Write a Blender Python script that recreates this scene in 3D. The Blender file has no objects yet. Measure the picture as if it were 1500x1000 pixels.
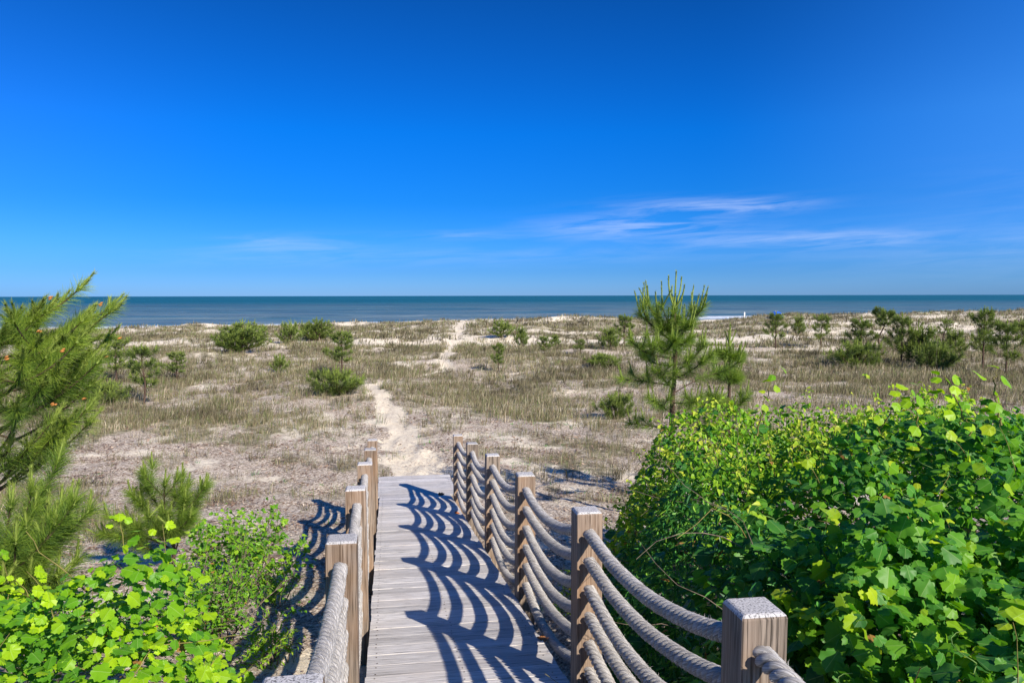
import bpy, math, random
import numpy as np
from mathutils import Matrix, Vector

SC = bpy.context.scene
COL = SC.collection
# ------------------------------------------------------------------ camera
CZ = 5.6                      # eye height over the sea
F = 1170.2 / 1500.0
PITCH, ROLL = 0.0572, -0.002
camd = bpy.data.cameras.new('camera')
camd.sensor_width = 36; camd.lens = 36 * F
camd.clip_start = 0.05; camd.clip_end = 90000
cam = bpy.data.objects.new('camera', camd); COL.objects.link(cam)
cam.matrix_world = Matrix.Translation((0, 0, CZ)) @ Matrix.Rotation(math.pi / 2 - PITCH, 4, 'X') @ Matrix.Rotation(ROLL, 4, 'Z')
SC.camera = cam
SC.render.resolution_x, SC.render.resolution_y = 1024, 682
# ------------------------------------------------------------------ light
SUN_AZ, SUN_EL = math.radians(143.3), math.radians(32.0)   # azimuth clockwise from +Y
sund = bpy.data.lights.new('sun', 'SUN'); sund.energy = 5.0; sund.angle = math.radians(0.5)
sund.color = (1.0, 0.93, 0.82)
sun = bpy.data.objects.new('sun', sund); COL.objects.link(sun)
S = Vector((math.sin(SUN_AZ) * math.cos(SUN_EL), math.cos(SUN_AZ) * math.cos(SUN_EL), math.sin(SUN_EL)))
sun.rotation_euler = S.to_track_quat('Z', 'Y').to_euler()
SC.view_settings.view_transform = 'Standard'; SC.view_settings.look = 'None'
SC.view_settings.exposure = 0.55; SC.view_settings.gamma = 1.0
SC.cycles.max_bounces = 6; SC.cycles.diffuse_bounces = 3; SC.cycles.transmission_bounces = 3
SC.cycles.use_denoising = True

W = bpy.data.worlds.new('World'); SC.world = W; W.use_nodes = True
nt = W.node_tree; N = nt.nodes; Lk = nt.links; N.clear()
def nn(kind, **kw):
    n = N.new(kind)
    for k, v in kw.items():
        if k == 'inp':
            for i, x in v.items(): n.inputs[i].default_value = x
        else: setattr(n, k, v)
    return n
def wmath(op, a, b=None, c=None):
    n = N.new('ShaderNodeMath'); n.operation = op
    for i, x in enumerate((a, b, c)):
        if x is None: continue
        if isinstance(x, (int, float)): n.inputs[i].default_value = x
        else: Lk.new(x, n.inputs[i])
    return n.outputs[0]
sky = nn('ShaderNodeTexSky', sky_type='NISHITA', sun_disc=False, sun_elevation=SUN_EL,
         sun_rotation=SUN_AZ, altitude=0, air_density=1.0, dust_density=0.3, ozone_density=3.0)
hsv = nn('ShaderNodeHueSaturation', inp={'Saturation': 1.32, 'Value': 1.0}); Lk.new(sky.outputs[0], hsv.inputs['Color'])
tint = nn('ShaderNodeMix', data_type='RGBA', blend_type='MULTIPLY'); tint.inputs[0].default_value = 1
Lk.new(hsv.outputs[0], tint.inputs[6])
tc = nn('ShaderNodeTexCoord'); sx = nn('ShaderNodeSeparateXYZ'); Lk.new(tc.outputs['Generated'], sx.inputs[0])
az = wmath('ARCTAN2', sx.outputs[0], sx.outputs[1]); el = sx.outputs[2]
def wramp(f, stops):
    n = nn('ShaderNodeValToRGB'); Lk.new(f, n.inputs[0]); cr = n.color_ramp
    while len(cr.elements) < len(stops): cr.elements.new(.5)
    for e_, (p_, c_) in zip(cr.elements, stops): e_.position = p_; e_.color = (c_[0] / 1.6, c_[1] / 1.6, c_[2] / 1.6, 1)
    return n.outputs[0]
def wmix(f, a, b):
    n = nn('ShaderNodeMix', data_type='RGBA')
    for i_, x_ in ((0, f), (6, a), (7, b)):
        if isinstance(x_, bpy.types.NodeSocket): Lk.new(x_, n.inputs[i_])
        else: n.inputs[i_].default_value = x_
    return n.outputs[2]
grade = wramp(el, [(0.0, (.27, .52, 1.5)), (.03, (.15, .40, 1.22)), (.113, (.045, .37, 1.0)), (.195, (.02, .42, 1.05)), (.343, (.045, .35, .78)), (.55, (.20, .50, 1.05)), (1.0, (.34, .60, 1.1))])
right_f = nn('ShaderNodeMapRange', interpolation_type='SMOOTHSTEP', inp={'From Min': .22, 'From Max': .75, 'To Max': .95}); Lk.new(az, right_f.inputs[0])
left_f = nn('ShaderNodeMapRange', interpolation_type='SMOOTHSTEP', inp={'From Min': -.25, 'From Max': -.75, 'To Max': .8}); Lk.new(az, left_f.inputs[0])
grade = wmix(right_f.outputs[0], grade, wramp(el, [(0, (.24, .5, 1.5)), (.1, (.24, .56, 1.35)), (.2, (.44, .82, 1.5)), (.34, (.30, .78, 1.5)), (.6, (.4, .7, 1.1))]))
grade = wmix(left_f.outputs[0], grade, wramp(el, [(0, (.21, .47, 1.46)), (.1, (.12, .42, 1.1)), (.2, (.14, .47, 1.15)), (.34, (.08, .42, .9)), (.6, (.4, .7, 1.1))]))
gsc = nn('ShaderNodeMix', data_type='RGBA', blend_type='MULTIPLY'); gsc.inputs[0].default_value = 1; Lk.new(grade, gsc.inputs[6]); gsc.inputs[7].default_value = (1.5, 1.68, 1.58, 1)
Lk.new(gsc.outputs[2], tint.inputs[7])
cmb = nn('ShaderNodeCombineXYZ'); Lk.new(wmath('MULTIPLY', az, 5.0), cmb.inputs[0])
Lk.new(wmath('ADD', wmath('MULTIPLY', el, 55.0), wmath('MULTIPLY', az, -2.5)), cmb.inputs[1])
cn = nn('ShaderNodeTexNoise', inp={'Scale': 1.6, 'Detail': 8.0, 'Roughness': 0.62, 'Distortion': 0.6}); Lk.new(cmb.outputs[0], cn.inputs['Vector'])
total = None
for (u0, v0, su, sv, amp) in [(-0.275, 0.062, 0.065, 0.010, .5), (0.15, 0.083, 0.10, 0.012, 1.0), (0.21, 0.107, 0.09, 0.010, .6),
                              (0.30, 0.105, 0.055, 0.008, .6), (0.34, 0.064, 0.12, 0.010, .75), (0.0, 0.050, 0.22, 0.012, .2), (0.55, 0.05, 0.2, 0.03, .2), (-.28, .045, .14, .010, .2), (-.06, .075, .1, .006, .25), (.62, .11, .15, .03, .08)]:
    a = wmath('POWER', wmath('DIVIDE', wmath('SUBTRACT', az, u0), su), 2.0)
    b = wmath('POWER', wmath('DIVIDE', wmath('SUBTRACT', el, v0), sv), 2.0)
    g = wmath('MULTIPLY', wmath('EXPONENT', wmath('MULTIPLY', wmath('ADD', a, b), -1.0)), amp)
    total = g if total is None else wmath('ADD', total, g)
cl = nn('ShaderNodeMapRange', inp={'From Min': 0.38, 'From Max': 0.75}); Lk.new(cn.outputs[0], cl.inputs[0])
cfac = wmath('MULTIPLY', wmath('MULTIPLY', total, cl.outputs[0]), 0.82)
cmix = nn('ShaderNodeMix', data_type='RGBA'); Lk.new(cfac, cmix.inputs[0]); Lk.new(tint.outputs[2], cmix.inputs[6])
cmix.inputs[7].default_value = (5.2, 6.2, 8.6, 1)
bg = nn('ShaderNodeBackground', inp={'Strength': 0.087}); Lk.new(cmix.outputs[2], bg.inputs[0])
wo = nn('ShaderNodeOutputWorld'); Lk.new(bg.outputs[0], wo.inputs[0])

# ------------------------------------------------------------------ helpers
def tag(o, label=None, cat=None, group=None, kind=None):
    if label: o['label'] = label
    if cat: o['category'] = cat
    if group: o['group'] = group
    if kind: o['kind'] = kind
    return o
def thing(name, label, cat, loc=(0, 0, 0), rz=0, group=None):
    o = bpy.data.objects.new(name, None); o.empty_display_size = .2; COL.objects.link(o)
    o.location = loc; o.rotation_euler = (0, 0, rz)
    return tag(o, label, cat, group)
def mesh_from(name, V, Fs, mat, attrs=None, smooth=False, mats=None, midx=None):
    """V (n,3); Fs: list of int arrays (m,k) each with its own k"""
    V = np.asarray(V, dtype=np.float32)
    me = bpy.data.meshes.new(name)
    Fs = [np.asarray(f, dtype=np.int32) for f in Fs if len(f)]
    nl = sum(f.size for f in Fs); nf = sum(len(f) for f in Fs)
    me.vertices.add(len(V)); me.vertices.foreach_set('co', V.ravel())
    me.loops.add(nl); me.loops.foreach_set('vertex_index', np.concatenate([f.ravel() for f in Fs]))
    me.polygons.add(nf)
    starts = []; off = 0
    for f in Fs:
        starts.append(off + np.arange(len(f)) * f.shape[1]); off += f.size
    me.polygons.foreach_set('loop_start', np.concatenate(starts).astype(np.int32))
    if midx is not None: me.polygons.foreach_set('material_index', np.asarray(midx, dtype=np.int32))
    me.update(calc_edges=True)
    me.polygons.foreach_set('use_smooth', np.full(nf, bool(smooth)))
    for k, a in (attrs or {}).items():
        a = np.asarray(a, dtype=np.float32)
        at = me.attributes.new(k, 'FLOAT' if a.ndim == 1 else 'FLOAT_VECTOR', 'POINT')
        at.data.foreach_set('value' if a.ndim == 1 else 'vector', a.ravel())
    for m in (mats or [mat]): me.materials.append(m)
    return me
def obj(name, me, parent=None, loc=None):
    o = bpy.data.objects.new(name, me); COL.objects.link(o)
    if parent is not None: o.parent = parent
    if loc is not None: o.location = loc
    return o
class Bag:
    """collects tris/quads with an optional attribute"""
    def __init__(s): s.V = []; s.T = []; s.Q = []; s.A = []; s.n = 0
    def add(s, V, T=None, Q=None, A=None):
        V = np.asarray(V, float).reshape(-1, 3)
        if T is not None and len(T): s.T.append(np.asarray(T).reshape(-1, 3) + s.n)
        if Q is not None and len(Q): s.Q.append(np.asarray(Q).reshape(-1, 4) + s.n)
        s.V.append(V); s.n += len(V)
        if A is None: A = np.zeros((len(V), 3))
        A = np.asarray(A, float)
        if A.ndim == 1: A = np.tile(A, (len(V), 1))
        s.A.append(A)
    def mesh(s, name, mat, smooth=False):
        Fs = []
        if s.T: Fs.append(np.concatenate(s.T))
        if s.Q: Fs.append(np.concatenate(s.Q))
        return mesh_from(name, np.concatenate(s.V), Fs, mat, {'att': np.concatenate(s.A)}, smooth)
def norm(v): return v / np.maximum(np.linalg.norm(v, axis=-1, keepdims=True), 1e-9)

def _hash(ix, iy, iz, seed):
    h = (ix * 374761393 + iy * 668265263 + iz * 2147483647 + seed * 1274126177) & 0xffffffff
    h = ((h ^ (h >> 13)) * 1274126177) & 0xffffffff
    h = h ^ (h >> 16)
    return (h & 0xffffff) / float(0xffffff)
def vnoise(x, y, seed=0):
    x = np.asarray(x, float); y = np.asarray(y, float)
    ix = np.floor(x).astype(np.int64); iy = np.floor(y).astype(np.int64)
    fx = x - ix; fy = y - iy; fx = fx * fx * (3 - 2 * fx); fy = fy * fy * (3 - 2 * fy)
    z = 0 * ix
    a = _hash(ix, iy, z, seed); b = _hash(ix + 1, iy, z, seed); c = _hash(ix, iy + 1, z, seed); d = _hash(ix + 1, iy + 1, z, seed)
    return (a * (1 - fx) + b * fx) * (1 - fy) + (c * (1 - fx) + d * fx) * fy
def fbm(x, y, seed=0, oct=4, gain=.5):
    s = 0; a = 1; t = 0
    for i in range(oct):
        s = s + a * vnoise(x * 2 ** i + 17.3 * i, y * 2 ** i - 9.1 * i, seed + i); t += a; a *= gain
    return s / t
def sstep(a, b, x):
    t = np.clip((x - a) / (b - a), 0, 1); return t * t * (3 - 2 * t)

# ------------------------------------------------------------------ materials
class Mat:
    def __init__(s, name, rough=.6, spec=.3):
        s.m = bpy.data.materials.new(name); s.m.use_nodes = True
        s.nt = s.m.node_tree; s.N = s.nt.nodes; s.L = s.nt.links
        s.b = s.N['Principled BSDF']; s.out = s.N['Material Output']
        s.b.inputs['Roughness'].default_value = rough; s.b.inputs['Specular IOR Level'].default_value = spec
    def n(s, kind, inp=None, **kw):
        n = s.N.new(kind)
        for k, v in kw.items(): setattr(n, k, v)
        for k, v in (inp or {}).items():
            if isinstance(v, bpy.types.NodeSocket): s.L.new(v, n.inputs[k])
            else: n.inputs[k].default_value = v
        return n
    def math(s, op, a, b=0.0, c=0.0, clamp=False):
        n = s.n('ShaderNodeMath', {0: a, 1: b, 2: c}, operation=op); n.use_clamp = clamp; return n.outputs[0]
    def mix(s, f, a, b, mode='MIX'):
        n = s.n('ShaderNodeMix', {0: f, 6: a, 7: b}, data_type='RGBA', blend_type=mode); return n.outputs[2]
    def noise(s, vec, scale, detail=3, rough=.55, dist=0):
        return s.n('ShaderNodeTexNoise', {'Vector': vec, 'Scale': scale, 'Detail': detail, 'Roughness': rough, 'Distortion': dist}).outputs[0]
    def ramp(s, f, stops, mode='LINEAR'):
        n = s.n('ShaderNodeValToRGB', {0: f}); cr = n.color_ramp; cr.interpolation = mode
        while len(cr.elements) < len(stops): cr.elements.new(.5)
        for e, (p, c) in zip(cr.elements, stops):
            e.position = p; e.color = (c[0], c[1], c[2], 1) if not isinstance(c, (int, float)) else (c, c, c, 1)
        return n.outputs[0]
    def coord(s, scale=(1, 1, 1), kind='Object', rot=(0, 0, 0)):
        t = s.n('ShaderNodeTexCoord').outputs[kind]
        return s.n('ShaderNodeMapping', {'Vector': t, 'Scale': scale, 'Rotation': rot}).outputs[0]
    def att(s, name='att'):
        a = s.n('ShaderNodeAttribute'); a.attribute_name = name
        x = s.n('ShaderNodeSeparateXYZ', {0: a.outputs['Vector']}); return a, x.outputs
    def set(s, **kw):
        for k, v in kw.items():
            k = k.replace('_', ' ')
            if isinstance(v, bpy.types.NodeSocket): s.L.new(v, s.b.inputs[k])
            else: s.b.inputs[k].default_value = v
        return s.m
    def bump(s, h, strength, dist):
        b = s.n('ShaderNodeBump', {'Height': h, 'Strength': strength, 'Distance': dist}); s.L.new(b.outputs[0], s.b.inputs['Normal'])

# weathered timber: att.x = random per board, att.y = along the grain, att.z = across
def wood_mat(name, lo, hi, stain, tone=.25, rough=.8):
    M = Mat(name, rough, .2); a, xyz = M.att()
    v = M.n('ShaderNodeCombineXYZ', {0: M.math('MULTIPLY', xyz[1], 1.3), 1: M.math('MULTIPLY', xyz[2], 75.0), 2: M.math('MULTIPLY', xyz[0], 57.0)}).outputs[0]
    g = M.noise(v, 1.0, 6, .62, .5)
    v2 = M.n('ShaderNodeCombineXYZ', {0: M.math('MULTIPLY', xyz[1], 5.0), 1: M.math('MULTIPLY', xyz[2], 140.0), 2: M.math('MULTIPLY', xyz[0], 31.0)}).outputs[0]
    g2 = M.noise(v2, 1.0, 4, .6)
    c = M.ramp(g, [(.28, lo), (.5, [(x + y) / 2 for x, y in zip(lo, hi)]), (.72, hi)])
    crack = M.ramp(g2, [(.36, 0.25), (.46, 1.0)])
    c = M.mix(1.0, c, crack, 'MULTIPLY')
    big = M.noise(M.coord((1, 1, 1)), 2.3, 4, .6)
    c = M.mix(M.math('MULTIPLY', M.ramp(big, [(.45, 0.0), (.7, 1.0)]), .55), c, (*stain, 1))
    var = M.math('MULTIPLY_ADD', xyz[0], tone * 2, 1 - tone)
    c = M.mix(1.0, c, M.n('ShaderNodeCombineColor', {0: var, 1: var, 2: var}).outputs[0], 'MULTIPLY')
    M.bump(M.math('ADD', M.math('MULTIPLY', g, .6), g2), .55, .004)
    return M.set(Base_Color=c)
m_deck = wood_mat('weathered_deck_wood', (.34, .31, .295), (.84, .80, .76), (.56, .50, .45), .20)
m_post = wood_mat('weathered_post_wood', (.15, .105, .075), (.36, .27, .20), (.26, .165, .095), .12)
m_posttop = wood_mat('bleached_end_grain', (.36, .34, .33), (.66, .63, .61), (.45, .40, .36), .1)
def rope_mat():
    M = Mat('weathered_rope', .9, .1); a, xyz = M.att()
    v = M.n('ShaderNodeCombineXYZ', {0: M.math('MULTIPLY', xyz[1], 30.0), 1: M.math('MULTIPLY', xyz[2], 7.0), 2: M.math('MULTIPLY', xyz[0], 9.0)}).outputs[0]
    g = M.noise(v, 1.0, 4, .7)
    big = M.noise(M.coord(), 6.0, 3, .6)
    c = M.ramp(g, [(.36, (.13, .115, .10)), (.5, (.44, .405, .37)), (.64, (.80, .76, .71))])
    c = M.mix(M.ramp(big, [(.4, 0), (.7, .5)]), c, (.44, .42, .40, 1))
    M.bump(g, 1.0, .006)
    return M.set(Base_Color=c)
m_rope = rope_mat()
def plain(name, col, rough=.7, spec=.3, var=.25, scale=20):
    M = Mat(name, rough, spec); g = M.noise(M.coord(), scale, 4, .6)
    c = M.mix(M.ramp(g, [(.3, 0), (.7, 1)]), (*[x * (1 - var) for x in col], 1), (*[min(1, x * (1 + var)) for x in col], 1))
    return M.set(Base_Color=c)
m_steel = plain('rusty_screw', (.07, .045, .03), .6)
m_bark = plain('pine_bark', (.085, .055, .04), .9, .1, .5, 35)
m_twig = plain('grey_twig', (.17, .13, .10), .9, .1, .5, 30)
m_stem = plain('green_stem', (.20, .17, .05), .7, .2, .5, 12)
m_cone = plain('pollen_cone', (.46, .19, .05), .7, .2, .3, 60)
m_berry = plain('red_berry', (.42, .03, .03), .35, .5, .2, 60)
m_tent = plain('blue_tent_cloth', (.01, .10, .50), .6, .3, .15, 2)
m_white = plain('white_paint', (.75, .75, .72), .6, .3, .05, 2)

def leaf_mat(name, stops, trans=.42, rough=.42, veins=True, tcol=(1.25, 1.35, .35)):
    """att.x = along the leaf, att.y = across, att.z = tint"""
    M = Mat(name, rough, .22); a, xyz = M.att()
    if 'leaf' in name and 'dead' not in name: stops = [(p_ * .93, c_) for p_, c_ in stops] + [(.95, stops[-1][1]), (.99, (.36, .19, .06))]
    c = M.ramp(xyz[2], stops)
    n = M.noise(M.coord(), 28, 3, .6)
    c = M.mix(M.math('MULTIPLY', M.ramp(n, [(.35, 0), (.7, 1)]), .3), c, M.mix(1.0, c, (1.5, 1.35, .9, 1), 'MULTIPLY'))
    if veins:
        ang = M.math('ARCTAN2', xyz[1], M.math('ADD', xyz[0], .02))
        s = M.math('ABSOLUTE', M.math('SINE', M.math('MULTIPLY', ang, 3.5)))
        s = M.math('MULTIPLY', s, M.math('SQRT', M.math('ADD', M.math('MULTIPLY', xyz[0], xyz[0]), M.math('MULTIPLY', xyz[1], xyz[1]))))
        vv = M.ramp(s, [(.0, 1.0), (.045, 0.0)])
        # midrib
        mid = M.ramp(M.math('ABSOLUTE', xyz[1]), [(.0, 1.0), (.025, 0.0)])
        vv = M.math('MAXIMUM', M.math('MULTIPLY', vv, .8), mid)
        c = M.mix(M.math('MULTIPLY', vv, .45), c, (.45, .58, .20, 1))
        M.bump(M.math('SUBTRACT', 1.0, s), .25, .01)
    M.L.new(c, M.b.inputs['Base Color'])
    t = M.n('ShaderNodeBsdfTranslucent', {0: M.mix(1.0, c, (*tcol, 1), 'MULTIPLY')})
    ms = M.n('ShaderNodeMixShader', {0: trans}); M.L.new(M.b.outputs[0], ms.inputs[1]); M.L.new(t.outputs[0], ms.inputs[2])
    M.L.new(ms.outputs[0], M.out.inputs[0])
    return M.m
m_grape = leaf_mat('grape_leaf', [(0, (.030, .125, .028)), (.35, (.085, .27, .03)), (.7, (.17, .38, .018)), (1, (.40, .52, .02))])
m_lime = leaf_mat('lime_vine_leaf', [(0, (.06, .20, .025)), (.4, (.13, .33, .012)), (1, (.36, .54, .012))], .38)
m_small = leaf_mat('small_heart_leaf', [(0, (.035, .13, .02)), (.4, (.14, .33, .022)), (.75, (.28, .46, .03)), (1, (.48, .54, .06))], .38, veins=False)
m_lance = leaf_mat('lance_leaf', [(0, (.03, .13, .035)), (.5, (.085, .29, .05)), (1, (.27, .48, .06))], .25, .35, veins=False)
m_needle = leaf_mat('pine_needle', [(0, (.05, .10, .02)), (.5, (.13, .22, .03)), (1, (.30, .40, .05))], .28, .5, veins=False)
m_needle_far = leaf_mat('pine_needle_olive', [(0, (.055, .09, .025)), (.5, (.12, .175, .04)), (1, (.27, .33, .07))], .25, .55, veins=False)
m_shoot = leaf_mat('pine_new_shoot', [(0, (.16, .24, .04)), (1, (.36, .42, .10))], .2, .6, veins=False)
m_grass = leaf_mat('dune_grass_blade', [(0, (.04, .035, .022)), (.3, (.15, .13, .075)), (.55, (.33, .275, .185)), (.68, (.15, .21, .06)), (.86, (.19, .125, .08)), (1, (.70, .60, .46))], .25, .7, veins=False, tcol=(1.1, 1.1, .7))
m_litter = leaf_mat('dry_litter', [(0, (.10, .06, .045)), (.35, (.22, .14, .10)), (.7, (.36, .26, .20)), (1, (.62, .52, .43))], .1, .8, veins=False, tcol=(1, .9, .8))
def wood_mat_obj(name, lo, hi, stain):
    M = Mat(name, .8, .2)
    rnd = M.n('ShaderNodeObjectInfo').outputs['Random']
    tco = M.n('ShaderNodeTexCoord').outputs['Object']
    off = M.n('ShaderNodeCombineXYZ', {0: M.math('MULTIPLY', rnd, 7.0), 1: 0.0, 2: M.math('MULTIPLY', rnd, 3.0)}).outputs[0]
    base = M.n('ShaderNodeVectorMath', {0: tco, 1: off}, operation='ADD').outputs[0]
    def mp(s): return M.n('ShaderNodeMapping', {'Vector': base, 'Scale': s}).outputs[0]
    g = M.noise(mp((45, 45, 1.4)), 1.0, 6, .62, .6); g2 = M.noise(mp((150, 150, 4)), 1.0, 3, .6)
    c = M.ramp(g, [(.28, lo), (.5, [(x + y) / 2 for x, y in zip(lo, hi)]), (.74, hi)])
    c = M.mix(1.0, c, M.ramp(g2, [(.38, 0.25), (.50, 1.0)]), 'MULTIPLY')
    big = M.noise(mp((3, 3, 1.5)), 1.0, 4, .6)
    c = M.mix(M.math('MULTIPLY', M.ramp(big, [(.42, 0.0), (.68, 1.0)]), .7), c, (*stain, 1))
    v = M.math('MULTIPLY_ADD', rnd, .35, .82)
    c = M.mix(1.0, c, M.n('ShaderNodeCombineColor', {0: v, 1: v, 2: v}).outputs[0], 'MULTIPLY')
    M.bump(M.math('ADD', M.math('MULTIPLY', g, .6), g2), .6, .004)
    return M.set(Base_Color=c)
m_post = wood_mat_obj('weathered_post_wood', (.09, .066, .05), (.40, .32, .25), (.30, .175, .095))
m_posttop = wood_mat_obj('bleached_end_grain', (.42, .40, .39), (.62, .59, .57), (.48, .45, .42))

# ------------------------------------------------------------------ the walkway frame
YAW, SLOPE, DECK0, HP = 0.1564, 0.1214, 1.6348, 0.9856
XR, XL, TR, TL, SP = 1.0615, -0.2122, 2.1898, 3.6323, 1.9661
T_END, T_FLAT = 14.15, 12.62
ca, sa = math.cos(YAW), math.sin(YAW)
def deck_rel(t):
    t = np.asarray(t, float)
    return np.where(t < T_FLAT, -DECK0 - SLOPE * t, -DECK0 - SLOPE * T_FLAT - .035 * (t - T_FLAT))
def wk(t, l, h=0.0):
    t = np.asarray(t, float); l = np.asarray(l, float) + 0 * t
    return np.stack([l * ca - t * sa, l * sa + t * ca, CZ + deck_rel(t) + h], -1)
def to_walk(x, y): return -x * sa + y * ca, x * ca + y * sa      # t, lateral
def pix(u, v, Y):                                               # survey point of the photo -> world point at distance Y
    return np.array([(u - 750) / 1170.2 * Y, Y, CZ - (v - 433) / 1170.2 * Y])

# ------------------------------------------------------------------ terrain
PATH_NEAR = np.array([(-1.2, 13.2), (-1.76, 14.9), (-2.57, 18.8), (-3.29, 22), (-4.16, 25.6), (-5.06, 28.9), (-5.0, 31.5), (-3.9, 34.5), (-3.0, 37), (-3.9, 44.8), (-4.2, 58), (-5.0, 75), (-5.7, 95), (-6.4, 125)])
PATH_W = np.array([.85, .72, .56, .42, .34, .3, .12, .12, .32, .36, .55, .6, .9, 1.5])
def path_field(x, y):
    """0 off the path .. 1 on it"""
    best = np.zeros(np.broadcast(x, y).shape)
    for (a, b, wa, wb) in zip(PATH_NEAR[:-1], PATH_NEAR[1:], PATH_W[:-1], PATH_W[1:]):
        d = b - a; L2 = (d ** 2).sum()
        t = np.clip(((x - a[0]) * d[0] + (y - a[1]) * d[1]) / L2, 0, 1)
        dist = np.hypot(x - a[0] - t * d[0], y - a[1] - t * d[1])
        w = (wa + (wb - wa) * t) * .85
        best = np.maximum(best, 1 - sstep(.6, 1.4, dist / w + 2.1 * (fbm(x * 1.9, y * 1.3, 77, 4) - .5)))
    return best
def ridge_y(x): return 92 + .20 * np.clip(x, -150, 150)
def shore_y(x): return 155 + .5 * np.clip(x, -72, 70) + .12 * np.clip(x - 70, 0, 3000) + .12 * np.clip(x + 72, -3000, 0)
def terrain(x, y):
    x = np.asarray(x, float); y = np.asarray(y, float)
    a = -1.83 - .1214 * np.clip(y, -3, 60); b = -3.36 + 0 * x
    k = .18; h = np.clip(.5 + .5 * (a - b) / k, 0, 1)
    z = b * (1 - h) + a * h + k * h * (1 - h)
    amp = sstep(16, 30, y)
    z = z + .05 * (fbm(x * .9, y * .9, 3, 3) - .5) * 2 * (1 - amp * .5)
    z = z + amp * .42 * (fbm(x * .16, y * .20, 5, 4) - .52) * 2
    # fore-dune ridge
    ry = ridge_y(x); d = y - ry
    top = .10 + .0125 * np.clip(x, -60, 120) - .75 * np.exp(-((x - 23) / 8) ** 2)
    z = z + top * np.exp(-(d / 16.0) ** 2) + sstep(-45, -5, d) * (1 - sstep(5, 30, d)) * .75 * (fbm(x * .13 + 9, y * .18, 11, 4) - .5) * 2
    z = z * (1 - sstep(10, 42, d)) + (-4.75) * sstep(10, 42, d)
    d2 = y - shore_y(x); z = z - 1.0 * sstep(-45, 10, d2) - 2.5 * sstep(5, 160, d2)
    z = z - .06 * path_field(x, y)
    # sand bank just outside the railing and under the deck
    t, l = to_walk(x, y)
    under = sstep(-.5, -.1, l) * (1 - sstep(.95, 1.35, l)) * (1 - sstep(13.6, 14.3, t))
    z = z - .10 * under
    # keep level with the end of the ramp
    return z
def ground(x, y): return CZ + terrain(x, y)
def veg(x, y):
    """how densely the dune grass grows, 0..1"""
    n = fbm(x * .35, y * .30, 21, 4); n2 = fbm(x * .12 + 4, y * .22, 31, 4)
    n3 = fbm(x * .055 + 2, y * .15, 37, 3)
    band = sstep(16, 27, y + 2.2 * (n - .5) * 5 + sstep(-1, 2, x) * 6.0)
    far = sstep(34, 50, y)
    n4 = fbm(x * 1.3, y * 1.1, 23, 3)
    d = band * (.45 + .75 * sstep(.35, .6, n)) * (.40 + .72 * sstep(.40, .56, n4))
    holes = sstep(.455, .56, .5 * n2 + .5 * n3) * far
    d = d * (1 - holes * .96)
    left_bare = np.exp(-((x + 11) / 9) ** 2 - ((y - 31) / 3.2) ** 2)
    right_bare = np.exp(-((x - 11) / 7) ** 2 - ((y - 22) / 5.5) ** 2) * .75
    d = d * (1 - .6 * left_bare) * (1 - right_bare)
    d = d + .42 * (1 - band) * sstep(.5, .66, n4) * sstep(7, 12, y)
    rd = y - ridge_y(x)
    d = d * (1 - sstep(8, 16, rd)) + .7 * sstep(-40, -10, rd) * (1 - sstep(6, 12, rd)) * sstep(.44, .56, n2) * .6
    return np.clip(d * (1 - path_field(x, y)), 0, 1)
def litter_amount(x, y):
    n = fbm(x * 1.1, y * 1.3, 41, 4); m = fbm(x * .22, y * .3, 43, 3)
    l = .70 + 1.7 * (n - .5) + .5 * (m - .5)
    l = l * (1 - sstep(40, 60, y) * .55)
    l = l + .25 * np.exp(-((x - 9) / 8) ** 2 - ((y - 22) / 7) ** 2)
    t_, l_ = to_walk(x, y)
    l = l + 1.2 * sstep(1.25, 1.6, l_) * (1 - sstep(7.5, 8.6, y)) + .8 * sstep(-.6, -1.0, l_) * (1 - sstep(5.0, 6.5, y)) + .08 * (1 - sstep(14, 20, y))
    rd = y - ridge_y(x)
    return np.clip(l, 0, 1) * (1 - path_field(x, y)) * (1 - sstep(5, 15, rd))

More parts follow.
